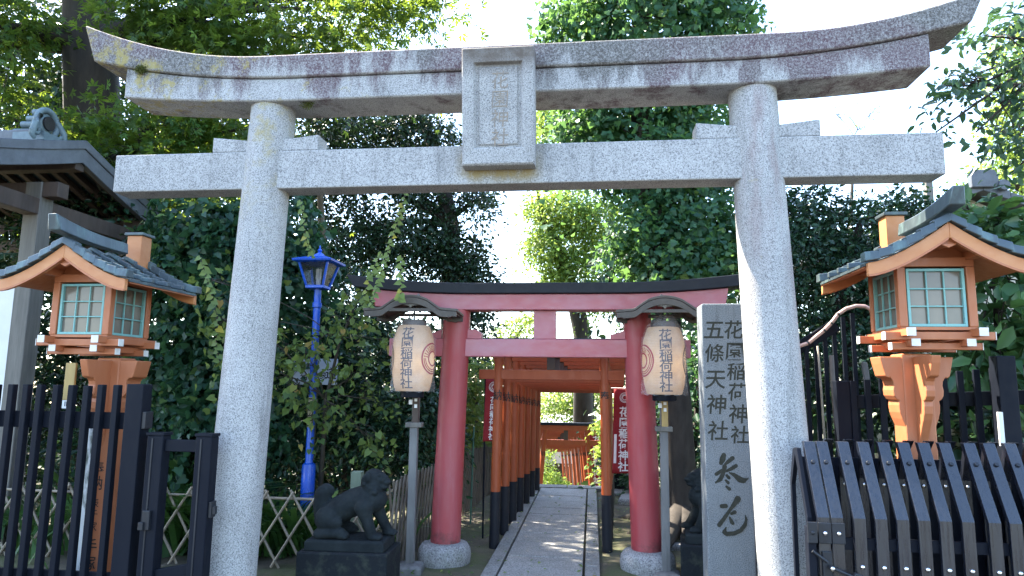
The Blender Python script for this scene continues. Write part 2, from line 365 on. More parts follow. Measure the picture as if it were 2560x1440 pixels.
_gl = {}
def glyph(ch, off):
    if (ch, off) not in _gl:
        c = bpy.data.curves.new('g', 'FONT'); c.body = ch; c.offset = off; c.resolution_u = 3; c.fill_mode = 'FRONT'
        o = bpy.data.objects.new('g', c); COL.objects.link(o)
        me = bpy.data.meshes.new_from_object(o.evaluated_get(bpy.context.evaluated_depsgraph_get()))
        vs = [(v.co.x-.5, v.co.y-.38) for v in me.vertices] if ord(ch) > 255 else [(v.co.x-.3, v.co.y-.34) for v in me.vertices]
        fs = [tuple(p.vertices) for p in me.polygons]
        bpy.data.objects.remove(o); bpy.data.curves.remove(c); bpy.data.meshes.remove(me); _gl[(ch, off)] = (vs, fs)
    return _gl[(ch, off)]
def letters(name, items, mat, parent, fn=None, y=0.0, off=.012, cut=None, slant=0, sx=1):
    """items: (char, x, z, size); a flat lettering facing -Y at depth y, or bent over a surface by fn(x, z) -> point"""
    bm = bmesh.new()
    for ch, x, z, s in items:
        vs, fs = glyph(ch, off)
        bv = [bm.verts.new((x+a*s*sx+b*s*slant, 0, z+b*s)) for a, b in vs]
        for f in fs:
            try: bm.faces.new([bv[i] for i in f])
            except ValueError: pass
    bend(bm, fn, y, cut); return bmout(name, bm, mat, parent)
def bend(bm, fn, y, cut):
    if fn:
        for ax, st in ((0, cut or .012), (2, cut or .012)):
            cs = [v.co[ax] for v in bm.verts]; p = min(cs)+st
            while p < max(cs):
                pc = Vector((0, 0, 0)); pc[ax] = p; no = Vector((0, 0, 0)); no[ax] = 1
                bmesh.ops.bisect_plane(bm, geom=bm.verts[:]+bm.edges[:]+bm.faces[:], plane_co=pc, plane_no=no, dist=1e-6); p += st
        for v in bm.verts: v.co = Vector(fn(v.co.x, v.co.z))
    else:
        for v in bm.verts: v.co.y = y
def bmout(name, bm, mat, parent):
    me = bpy.data.meshes.new(name); bm.to_mesh(me); bm.free(); return link(name, me, mat, parent)
def arcs(name, segs, mat, parent, fn=None, y=0.0, cut=None):
    """segs: (cx, cz, r0, r1, a0, a1) annulus sectors facing -Y"""
    bm = bmesh.new()
    for cx, cz, ra, rb, a0, a1 in segs:
        n = max(3, int(abs(a1-a0)/.15)); row = []
        for i in range(n+1):
            a = a0+(a1-a0)*i/n
            row.append((bm.verts.new((cx+ra*math.cos(a), 0, cz+ra*math.sin(a))), bm.verts.new((cx+rb*math.cos(a), 0, cz+rb*math.sin(a)))))
        for i in range(n): bm.faces.new((row[i][0], row[i][1], row[i+1][1], row[i+1][0]))
    bend(bm, fn, y, cut); return bmout(name, bm, mat, parent)
def crest(cx, cz, R):
    s = [(cx, cz, R*.90, R, 0, 2*PI), (cx, cz, R*.78, R*.84, PI*1.0, PI*2.3), (cx, cz, R*.66, R*.72, PI*1.0, PI*2.2), (cx, cz, R*.40, R*.5, 0, 2*PI)]
    for k in range(9):
        a = PI*(.35+.075*k)
        for q in range(3): s.append((cx+R*(.56+.11*q)*math.cos(a), cz+R*(.56+.11*q)*math.sin(a), 0.001, R*.045, 0, 2*PI))
    return s

# ------------------------------------------------------------------ leaves
TPL = {
 'oval': (np.array([(0, 0, 0), (.32, .24, .09), (.72, .19, .06), (1, 0, -.08), (.72, -.19, .06), (.32, -.24, .09)]), [(0, 3, 2, 1), (0, 5, 4, 3)]),
 'diamond': (np.array([(0, 0, 0), (.45, .28, .1), (1, 0, -.05), (.45, -.28, .1)]), [(0, 2, 1, 1), (0, 3, 2, 2)]),
 'fan': (np.array([(0, 0, 0), (.75, .55, .08), (1, .2, -.03), (.86, 0, .03), (1, -.2, -.03), (.75, -.55, .08)]), [(0, 3, 2, 1), (0, 5, 4, 3)]),
 'heart': (np.array([(.05, 0, 0), (-.12, .3, .05), (.3, .42, .07), (1, 0, -.12), (.3, -.42, .07), (-.12, -.3, .05)]), [(0, 3, 2, 1), (0, 5, 4, 3)]),
 'maple': (np.array([(0, 0, 0), (.5, .19, .03), (1, 0, -.1), (.5, -.19, .03), (.42, .30, .02), (.72, .66, -.08), (.16, .40, .02), (.42, -.30, .02), (.72, -.66, -.08), (.16, -.40, .02), (.02, .62, -.06), (.02, -.62, -.06), (-.05, .14, 0), (-.05, -.14, 0)]),
           [(0, 3, 2, 1), (0, 4, 5, 6), (0, 9, 8, 7), (0, 6, 10, 12), (0, 13, 11, 9)]),
 'strap': (np.array([(0, .03, 0), (0, -.03, 0), (.35, -.035, .18), (.35, .035, .18), (.7, -.028, .2), (.7, .028, .2), (1, -.004, .02), (1, .004, .02)]), [(0, 1, 2, 3), (3, 2, 4, 5), (5, 4, 6, 7)]),
}
def norm(a): return a/np.maximum(np.linalg.norm(a, axis=1, keepdims=True), 1e-6)
def leafmesh(name, P, N, A, size, tpl, mat, parent=None, loc=None, var=.45):
    """P positions, N blade normals, A tip directions"""
    T, Fc = TPL[tpl]; n = len(P); N = norm(N); A = norm(A - N*np.sum(A*N, 1, keepdims=True)); B = np.cross(N, A)
    s = size*(1+RNG.uniform(-var, var, n))
    V = P[:, None, :] + s[:, None, None]*(T[None, :, 0:1]*A[:, None, :] + T[None, :, 1:2]*B[:, None, :] + T[None, :, 2:3]*N[:, None, :])
    k = len(T); V = V.reshape(-1, 3)
    if loc is not None: V = V - np.array(loc)
    loops = []; tot = []
    for f in Fc:
        f2 = list(dict.fromkeys(f)); loops.append(f2); tot.append(len(f2))
    flat = np.concatenate([np.array(f) for f in loops]); L = len(flat)
    idx = (np.arange(n)[:, None]*k + flat[None, :]).reshape(-1)
    lt = np.tile(np.array(tot), n); ls = np.concatenate([[0], np.cumsum(lt)[:-1]])
    me = bpy.data.meshes.new(name); me.vertices.add(len(V)); me.vertices.foreach_set('co', V.astype(np.float32).ravel())
    me.loops.add(len(idx)); me.loops.foreach_set('vertex_index', idx.astype(np.int32))
    me.polygons.add(len(lt)); me.polygons.foreach_set('loop_start', ls.astype(np.int32)); me.polygons.foreach_set('loop_total', lt.astype(np.int32))
    me.update(calc_edges=True); me.validate()
    return link(name, me, mat, parent)
def sph(n): return norm(RNG.normal(size=(n, 3)))
def scatter(blobs, clumps, per, spread, shell=.55, up=.55, droop=.25, flat=.35):
    """blobs: (centre, rx, ry, rz); sprays of leaves spread over the ellipsoids' volumes"""
    w = np.array([(b[1]*b[2]*b[3])**(2/3) for b in blobs]); w /= w.sum()
    k = RNG.choice(len(blobs), clumps, p=w)
    C = np.array([list(b[0]) for b in blobs])[k]; R = np.array([b[1:4] for b in blobs])[k]
    d = sph(clumps); rr = shell+(1-shell)*RNG.uniform(0, 1, clumps)**.7
    rr *= RNG.uniform(.82, 1.12, clumps)
    cen = C + d*R*rr[:, None]
    nrm = norm(d*(1-up) + np.array([0, 0, 1])*up + RNG.normal(size=(clumps, 3))*.25)
    P = np.repeat(cen, per, 0); Nc = np.repeat(nrm, per, 0); D = np.repeat(d, per, 0); n = len(P)
    off = RNG.normal(size=(n, 3))*spread*np.repeat(RNG.uniform(.6, 1.3, clumps), per)[:, None]
    al = np.sum(off*Nc, 1, keepdims=True); off = off - Nc*al*(1-flat)
    P = P + off - np.array([0, 0, 1])*(np.sum(off**2, 1, keepdims=True)/max(spread, 1e-3))*droop
    N = norm(Nc + RNG.normal(size=(n, 3))*.6); A = norm(off*.8/max(spread, 1e-3) + D*.5 + RNG.normal(size=(n, 3))*.6 - np.array([0, 0, droop*1.6]))
    return P, N, A, cen
def plant(name, label, cat, base, blobs, clumps, per, spread, size, tpl, mat, trunk=None, bark='bark', group=None, limbs=6, twig=.012,
          crown='crown', stem='trunk', stuff=False, **kw):
    base = Vector(base); root = thing(name, label, cat, base, 0, group)
    P, N, A, cen = scatter(blobs, clumps, per, spread, **kw)
    leafmesh(crown, P, N, A, size, tpl, mat, root, base)
    m = MB(); tp = [Vector(p)-base for p, r in trunk]; tr = [r for p, r in trunk]; m.tube(tp, tr, 12)
    for b in blobs:
        c = Vector(b[0])-base; q = min(range(len(tp)), key=lambda i: (tp[i]-c).length - (0.3 if tp[i].z < c.z else 0)); st = tp[q]; rs = max(twig*1.2, tr[q]*.45)
        mid = st.lerp(c, .5)+Vector((0, 0, .12*(c-st).length*.6)); m.tube([st, st.lerp(mid, .5)+Vector((random.uniform(-.05, .05), 0, .03)), mid, c], [rs, rs*.8, rs*.6, twig], 7)
        near = [Vector(x)-base for x in cen if (Vector(x)-Vector(b[0])).length < 1.25*max(b[1:4])]; random.shuffle(near)
        for x in near[:limbs]:
            s0 = mid.lerp(c, random.uniform(.2, 1)); e = x; mm = s0.lerp(e, .55)+Vector((0, 0, .06))
            m.tube([s0, mm, e], [twig*.9, twig*.6, twig*.25], 5)
    m.build(stem, bark, root, smooth=1)
    return root

# ================================================================== setting
PATH_L, PATH_R, PATH_END = -.90, .06, 10.75
def ground_z(x, y):
    if y < 10.8: return 0.0
    return -(y-10.8)*.42 if y < 13.5 else -1.134-min(3.0, (y-13.5)*.105)
gm = MB(); xs = list(np.linspace(-70, -7, 8)) + list(np.linspace(-6, 5, 56)) + list(np.linspace(6, 70, 8))
ys = list(np.linspace(-40, 2.6, 6)) + list(np.linspace(3, 14, 56)) + list(np.linspace(15, 45, 16)) + list(np.linspace(50, 90, 5))
for y in ys:
    for x in xs:
        inpath = -.98 < x < .14 and y < 10.8
        b = 0 if inpath or abs(x) > 6.5 else .018*math.sin(x*5.1+y*2.3)+.014*math.sin(x*2.7-y*6.1)
        gm.v.append((x, y, ground_z(x, y) - (.04 if inpath else .012) + b))
nx = len(xs)
gm.f = [(j*nx+i, j*nx+i+1, (j+1)*nx+i+1, (j+1)*nx+i) for j in range(len(ys)-1) for i in range(nx-1)]
tag(gm.build('ground', 'ground', smooth=1), kind='structure')

MT['asphalt'] = paint('worn_asphalt', (.05, .05, .052), (.035, .035, .036), 3, .9, bump=.4, fine=90)
tag(MB().box(-60, -40, -.3, 60, 3.86, .006).build('road', 'asphalt'), kind='structure')
pm = MB(); y = 3.9; k = 0
while y < PATH_END-.22:
    d = min(random.choice((.34, .42, .5, .58, .47)), PATH_END-.2-y)
    z = random.uniform(-.003, .003)
    pm.box(PATH_L+.135, y+.006, -.1, PATH_R-.145, y+d-.006, .012+z); y += d
tag(pm.build('path', 'gr_slab', bevel=.008), kind='structure')
km = MB()
for x0, x1 in ((PATH_L, PATH_L+.12), (PATH_R-.125, PATH_R)):
    y = 3.9
    while y < PATH_END-.22:
        d = min(random.uniform(.95, 1.4), PATH_END-.2-y); km.box(x0, y+.006, -.1, x1, y+d-.006, .016+random.uniform(-.003, .004)); y += d
for x0, x1 in ((-.99, -.385), (-.375, .16)): km.box(x0, PATH_END-.18, -.12, x1, PATH_END+.1, .02)
tag(km.build('kerb', 'gr_kerb', bevel=.008), kind='structure')
stm = MB()
for i in range(8):
    stm.box(-1.1-.06*i, PATH_END+.12+.32*i, -.25-.135*(i+1), .25-.06*i, PATH_END+.46+.32*i, -.135*(i+1))
tag(stm.build('stair_path', 'gr_slab', bevel=.008), kind='structure')

# ================================================================== stone torii
TX, TY = -.62, 4.6
def rise(x, a, s0): return a*max(0, abs(x)-s0)**2
def pillar(mb, x0, x1, y, z0, z1, r0, r1, n=40, k=14):
    rings = []
    for i in range(k+1):
        t = i/k; r = r0+(r1-r0)*t; rings.append([(x0+(x1-x0)*t+r*math.cos(2*PI*j/n), y+r*math.sin(2*PI*j/n), z0+(z1-z0)*t) for j in range(n)])
    mb.loft(rings)
t = thing('stone_torii', 'tall grey granite torii with a carved name plaque and stained upper beam', 'torii', (TX, TY, 0))
for s, mm in ((-1, 'gr_pil_l'), (1, 'gr_pil')):
    m = MB(); pillar(m, s*1.842, s*1.711, 0, -.1, 3.535, .186, .158)
    m.build('pillar', mm, t, smooth=50)
def beam(n, xe_b, xe_t, y0, y1, fb, ft, tilt=0):
    rings = []
    for i in range(n+1):
        u = -1+2*i/n; xb, xt = u*xe_b, u*xe_t
        rings.append([(xb, y0, fb(xb)), (xb, y1, fb(xb)), (xt, y1+tilt, ft(xt)), (xt, y0-tilt, ft(xt))])
    return MB().loft(rings)
gro = lambda x: 3.695+rise(x, .078, 1.5)
ktop = lambda x: 3.862+(rise(x, .152, 1.72) if x < 0 else rise(x, .14, 1.85))
beam(60, 2.79, 2.79, -.172, .172, lambda x: 3.525+rise(x, .037, 1.4), lambda x: gro(x)-.002).build('lower_lintel', 'gr_beam', t, smooth=30, bevel=.012)
beam(64, 3.045, 3.14, -.192, .192, gro, ktop, .008).build('top_lintel', 'gr_beam', t, smooth=30, bevel=.012)
MB().box(-2.865, -.1, 2.902, 2.865, .1, 3.183).build('tie_beam', 'gr_tie', t, bevel=.01)
for sx in (-1, 1):
    for q, (xa, xb) in enumerate(((-.40, -.13), (.13, .40))):
        x0, x1 = sx*1.72+xa, sx*1.72+xb; hi, lo = (.115, .085) if q == 0 else (.085, .115)
        MB().prism([(x0, 3.186), (x1, 3.186), (x1, 3.186+lo), (x0, 3.186+hi)], -.085, .085).build('wedge', 'gr_tie', t, bevel=.008)
# plaque leaning forward
pq = MB(); W2, z0, z1 = .247, 3.0, 3.79
yf = lambda z: -.21-.11*(z-z0)/(z1-z0)
def prect(hw, za, zb, dy): return [(-hw, yf(za)+dy, za), (hw, yf(za)+dy, za), (hw, yf(zb)+dy, zb), (-hw, yf(zb)+dy, zb)]
def pring(hw, m1, m2, dy): return prect(hw, z0+m1, z1-m2, dy)
pq.loft([[(a, b+.13 if b < -.1 else b, c) for a, b, c in pring(W2, 0, 0, 0)], pring(W2, 0, 0, .012), pring(W2-.012, .012, .012, 0), pring(.168, .115, .10, .006), pring(.150, .125, .11, .034), pring(.135, .14, .125, .034), pring(.128, .147, .132, .022)])
pq.build('name_plaque', 'gr_plq', t, bevel=.004)
pl = LAST
pfn = lambda x, z: (x, yf(z)+.0195, z)
letters('carve_shade_lettering', [(c, .012, 3.575-.128*i, .128) for i, c in enumerate('花園神社')], 'carve_light', pl, pfn, off=-.004, cut=.05, slant=.06)
# moss on the torii joints
def tuft(x, y, z, r, n, label):
    P = np.array([[x, y, z]])+RNG.normal(size=(n, 3))*r*np.array([1, .35, .8]); N = sph(n); A = norm(RNG.normal(size=(n, 3))+np.array([0, -.6, -.2]))
    tag(leafmesh('moss_tuft', P, N, A, .011, 'diamond', 'moss'), label, 'moss')
tuft(-3.28, 4.405, 3.80, .022, 700, 'small green moss tuft on the stone lintel joint')
tuft(-2.01, 4.47, 3.51, .022, 500, 'moss patch under the lintel beside the lichen covered pillar')

# ================================================================== red torii
RX, RY = -.415, 6.18
t = thing('red_torii', 'red wooden torii with black top beam standing on round stone bases', 'torii', (RX, RY, 0))
for s in (-1, 1):
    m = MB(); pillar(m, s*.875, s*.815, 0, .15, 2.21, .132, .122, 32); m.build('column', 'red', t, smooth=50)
    MB().lathe([(.20, -.1), (.225, -.02), (.236, .05), (.228, .11), (.20, .15), (.15, .165)], 32, (s*.88, 0)).build('base_stone', 'gr_base', t, smooth=60)
beam(40, 1.57, 1.60, -.10, .10, lambda x: 2.205+rise(x, .035, .6), lambda x: 2.348+rise(x, .05, .6)).build('lower_lintel', 'pinkred', t, smooth=30, bevel=.006)
beam(44, 1.77, 1.84, -.14, .14, lambda x: 2.350+rise(x, .05, .6), lambda x: 2.446+rise(x, .056, .6)).build('top_lintel', 'blackk', t, smooth=30, bevel=.006)
MB().box(-1.43, -.065, 1.785, 1.27, .065, 1.945).build('tie_beam', 'pinkred', t, bevel=.006)
MB().box(-.105, -.04, 1.946, .095, .04, 2.204).build('centre_strut', 'pinkred', t, bevel=.005)
for s in (-1, 1):
    for a, b in ((-.25, -.118), (.118, .25)):
        x0, x1 = s*.83+a, s*.83+b; far = a < 0
        MB().prism([(x0, 1.947), (x1, 1.947), (x1 if not far else x1, 2.03 if far else 2.0), (x1-.05 if not far else x0+.05, 2.0 if far else 2.03), (x0, 1.99 if far else 2.03)], -.045, .045).build('wedge', 'pinkred', t, bevel=.004)

# ================================================================== tunnel gates
def cyl(cx, r, cy=0): return lambda x, z: (cx+(r+.0015)*math.sin((x-cx)/r), cy-(r+.0015)*math.cos((x-cx)/r), z)
def make_gate(label, group, name, lean=.012, foot=.5):
    t = thing(name, label, 'torii gate', (0, 0, 0), 0, group)
    for s in (-1, 1):
        xz = lambda z: s*(.545-lean*z/1.0)
        m = MB(); pillar(m, xz(foot), xz(1.86), 0, foot, 1.86, .048, .044, 20, 4); p = m.build('post', 'verm', t, smooth=50)
        m = MB(); pillar(m, xz(-.3), xz(foot), 0, -.3, foot-.001, .051, .0495, 20, 2); m.build('post_foot', 'blackfoot', p, smooth=50)
        cx = xz(1.45)
        letters('lettering', [('納' if s < 0 else '奉', cx, 1.435, .105)], 'ink', p, cyl(cx, .0462), cut=.008, off=.012)
    MB().box(-.78, -.045, 1.86, .78, .045, 1.95).build('lintel', 'verm', t, bevel=.005)
    MB().box(-.84, -.06, 1.951, .84, .06, 2.0).build('top_cap', 'blackk', t, bevel=.005)
    MB().box(-.72, -.028, 1.59, .72, .028, 1.685).build('tie_beam', 'verm', t, bevel=.004)
    MB().box(-.04, -.02, 1.686, .04, .02, 1.859).build('centre_strut', 'brownwood', t, bevel=.004)
    return t
g0 = make_gate('vermilion gate nearest behind the red torii, full posts in view', 'gates of the near torii tunnel', 'vermilion_gate')
ordn = ['second', 'third', 'fourth', 'fifth', 'sixth', 'seventh']
for k in range(7):
    loc = (-.405+.022*k, 6.86+.57*k, -.028*k)
    if k == 0: g0.location = loc
    else: copy_tree(g0, loc, 0, ('%s vermilion gate into the near tunnel, counted from the red torii' % ordn[k-1]) if k < 6 else 'last vermilion gate of the near tunnel beside the path end')
h0 = make_gate('orange gate with black cap at the head of the lower tunnel', 'gates of the lower torii tunnel', 'orange_gate', lean=.085, foot=.06)
ordl = ['second', 'third', 'fourth', 'fifth', 'sixth', 'seventh', 'eighth', 'ninth']
for k, Y in enumerate((13.0, 14.3, 15.1, 17.0, 18.8, 21.2, 24.0, 27.2, 30.8, 34.6)):
    loc = (-.0766*Y+.51, Y, -1.16-(Y-13)*.105)
    if k == 0: h0.location = loc
    else: copy_tree(h0, loc, .03, ('%s orange gate of the lower tunnel, down the steps' % ordl[k-1]) if k < 9 else 'farthest orange gate at the sunny end of the lower tunnel')

# ================================================================== lantern houses on posts
def roof_z(s, zr=0.0, H=.345): return zr - H*(1-(1-min(1, abs(s)))**1.45)
def lantern_house(label, loc, donor, side, zw):
    t = thing('post_lantern', label, 'lantern', loc, 0, 'orange wooden post lanterns')
    main_post = MB().box(-.092, -.092, -.02, .092, .092, 1.72).build('post', 'orange', t, bevel=.01)
    # scalloped brackets on the four faces
    prof = [(.0, 1.70), (.262, 1.70), (.252, 1.655), (.23, 1.578), (.212, 1.566), (.196, 1.57), (.178, 1.545), (.174, 1.52), (.18, 1.49), (.176, 1.455), (.16, 1.432), (.142, 1.425), (.147, 1.395), (.142, 1.35), (.128, 1.31), (.105, 1.26), (.08, 1.20), (.062, 1.14), (.055, 1.08), (.04, 1.03), (.0, 1.02)]
    for ax, sg, d in (('y', 1, .17), ('y', -1, .17), ('x', 1, .055), ('x', -1, .055)):
        m = MB(); p = [(sg*(a*(.86 if ax == 'y' else 1.25)+(0 if ax == 'y' else (.025 if a > 0 else 0))), b) for a, b in prof]; m.prism(p, -d/2, d/2, ax); m.build('bracket', 'orange', t, bevel=.006)
    # two tiers of crossed sill beams with white ends
    for zt, hl, off, th in ((1.722, .315, .19, .050), (1.79, .38, .245, .056)):
        for sg in (-1, 1):
            for ax in 'xy':
                z = zt + (0 if ax == 'x' else .022)
                a, b = ((-hl, sg*off-.03, z), (hl, sg*off+.03, z+th)) if ax == 'x' else ((sg*off-.03, -hl, z), (sg*off+.03, hl, z+th))
                p = MB().box(*a, *b).build('sill_beam', 'orange', t, bevel=.004)
                for e in (-1, 1):
                    c = (e*(hl+.003), sg*off, z+th/2) if ax == 'x' else (sg*off, e*(hl+.003), z+th/2)
                    d = (.005, .062, th+.002) if ax == 'x' else (.062, .005, th+.002)
                    MB().cbox(c, d).build('white_end', 'white_end', p)
    MB().box(-.265, -.265, 1.86, .265, .265, 1.882).build('floor_board', 'orange', t)
    for sx in (-1, 1):
        for sy in (-1, 1): MB().cbox((sx*.243, sy*.243, 2.10), (.06, .06, .436)).build('corner_post', 'orange', t, bevel=.005)
    zb, zt = 1.884, 2.305
    for ax in 'xy':
        for sg in (-1, 1):
            def B(u0, v0, u1, v1, d0, d1):
                d0, d1 = sg*d0, sg*d1; d0, d1 = min(d0, d1), max(d0, d1)
                return (u0, d0, v0, u1, d1, v1) if ax == 'y' else (d0, u0, v0, d1, u1, v1)
            f = MB(); w = .205
            f.box(*B(-w, zb, -w+.02, zt, .236, .262)).box(*B(w-.02, zb, w, zt, .236, .262)).box(*B(-w+.02, zt-.02, w-.02, zt, .236, .262)).box(*B(-w+.02, zb, w-.02, zb+.02, .236, .262))
            for i in (1, 2):
                q = -w+.02+(2*w-.04)*i/3; f.box(*B(q-.005, zb+.02, q+.005, zt-.02, .242, .256))
                q = zb+.02+(zt-zb-.04)*i/3; f.box(*B(-w+.02, q-.005, w-.02, q+.005, .244, .258))
            p = f.build('window', 'teal', t, bevel=.0015, seg=1)
            MB().box(*B(-w+.012, zb+.012, w-.012, zt-.012, .228, .235)).build('pane', 'pane', p)
    m = MB()
    for sg in (-1, 1):
        m.box(-.27, sg*.243-.032, 2.318, .27, sg*.243+.032, 2.385); m.box(sg*.243-.031, -.27, 2.319, sg*.243+.031, .27, 2.384)
    m.build('top_plate', 'orange', t, bevel=.004)
    # gable infill, roof, verge tiles, bargeboards
    HW, ZR, H, Y0, Y1 = .585, 2.595, .285, -.50, .50
    rz = lambda s: roof_z(s, ZR, H); N_ = 14; ss = [-1+2*i/N_ for i in range(N_+1)]
    for sg in (-1, 1):
        MB().prism([(-.27, 2.386), (.27, 2.386), (.27, rz(.27/HW)-.03), (.14, rz(.14/HW)-.03), (0, rz(0)-.03), (-.14, rz(.14/HW)-.03), (-.27, rz(.27/HW)-.03)], sg*.225-.012, sg*.225+.012).build('gable_board', 'orange', t)
        purl = MB().box(-.045, sg*.30-.18, ZR-.155, .045, sg*.30+.18, ZR-.075); purl.prism([(-.05, ZR-.15), (.05, ZR-.15), (.05, ZR-.16), (0, ZR-.182), (-.05, ZR-.16)], sg*.48-.012, sg*.48+.012)
        purl.build('ridge_purlin', 'orange', t, bevel=.004)
        for e in (-1, 1):
            MB().box(e*.243-.03, sg*.36-.12, rz(.243/HW)-.075, e*.243+.03, sg*.36+.12, rz(.243/HW)-.02).build('eave_purlin', 'orange', t)
    under = MB().loft([[(s*HW, y, rz(s)+d) for y, d in ((Y0+.02, -.02), (Y1-.02, -.02), (Y1-.02, 0), (Y0+.02, 0))] for s in ss]); roof = under.build('roof', 'copper', t, smooth=40)
    raft = MB().loft([[(s*HW*.985, y, rz(s)+d) for y, d in ((Y0+.04, -.032), (Y1-.04, -.032), (Y1-.04, -.021), (Y0+.04, -.021))] for s in ss]); raft.build('soffit', 'orange', roof, smooth=40)
    for yy, hw, th in ((Y0, .05, .06), (-.20, .022, .035), (.02, .022, .035), (.24, .022, .035), (Y1, .05, .06)):
        m = MB()
        for sg in (-1, 1):
            K = 6
            for i in range(K):
                a, b = i/K, (i+1)/K*1.0; xa, xb = sg*(a*HW-.003), sg*(b*HW+.012)
                za, zb2 = rz(a)+.001, rz(b)+.001+.006
                m.loft([[(xa, yy-hw, za), (xa, yy-hw*.75, za+th), (xa, yy+hw*.75, za+th), (xa, yy+hw, za)], [(xb, yy-hw, zb2-.002), (xb, yy-hw*.8, zb2+th+.006), (xb, yy+hw*.8, zb2+th+.006), (xb, yy+hw, zb2-.002)]])
        m.build('roof_rib', 'copper', roof, bevel=.006)
    for sg, yy in ((-1, Y0), (1, Y1)):
        for e in (-1, 1):
            ring = [[(e*s*HW*.97, yy+sg*q, rz(s)+d) for q, d in ((-.024, -.115+.02*s), (.016, -.115+.02*s), (.016, -.002), (-.024, -.002))] for s in np.linspace(0, 1, 10)]
            p = MB().loft(ring).build('bargeboard', 'orange_sun', t, smooth=35, bevel=.004)
            MB().loft([[(e*s*HW*.965, yy+sg*q, rz(s)+d) for q, d in ((.0, -.119+.02*s), (.020, -.119+.02*s), (.020, -.103+.02*s), (.0, -.103+.02*s))] for s in np.linspace(0.02, 1, 10)]).build('moulding', 'orange', p, smooth=35)
    # ridge box rising to the front
    rr = []
    for i in range(11):
        y = Y0-.15+i/10*.86; k = max(0, (.0-i/10+.75))**2; z = ZR+.045; up = .10+.12*k; wd = .045+.02*k
        rr.append([(-wd, y, z+.07*k), (wd, y, z+.07*k), (wd*.72, y-.06*k, z+up), (-wd*.72, y-.06*k, z+up)])
    MB().loft(rr).build('ridge', 'copper', t, smooth=35, bevel=.008)
    ch = MB().box(-.075, .335, 2.5, .075, .485, 2.84); c = ch.build('chimney_post', 'orange_sun', t, bevel=.005)
    MB().box(-.095, .315, 2.841, .095, .505, 2.868).build('chimney_cap', 'copper', c, bevel=.004)
    # the box, sills and roof sit a little off the post's axis, towards the outer side
    def each(o):
        for ch in o.children: yield ch; yield from each(ch)
    for o in each(t):
        kind = o.name.split('.')[0]
        for v in o.data.vertices:
            if kind in ('post', 'bracket'):
                v.co.x -= side*.085 if side > 0 else -.155
                v.co.z *= (zw-.15)/1.735
            else:
                v.co.x *= .86; v.co.y *= .86; v.co.z = zw+(v.co.z-1.884)*.89
    if donor:
        letters('lettering', [(c, .150, z, s) for c, z, s in donor], 'ink', main_post, None, -.0935, off=.01)
    return t
LHX, RHX, HY = -3.56, 2.235, 4.87
lantern_house('orange post lantern lettered in black behind the black picket fence', (LHX-.18, HY-.02, 0), [('奉', .90, .105), ('納', .795, .105), ('表', .655, .068), ('千', .575, .068), ('家', .49, .072), ('手', .355, .105), ('塚', .235, .105), ('宗', .115, .105)], -1, 1.868)
lantern_house('orange post lantern rising behind the dark bent slat gate', (RHX-.045, HY-.02, 0), [], 1, 1.94)

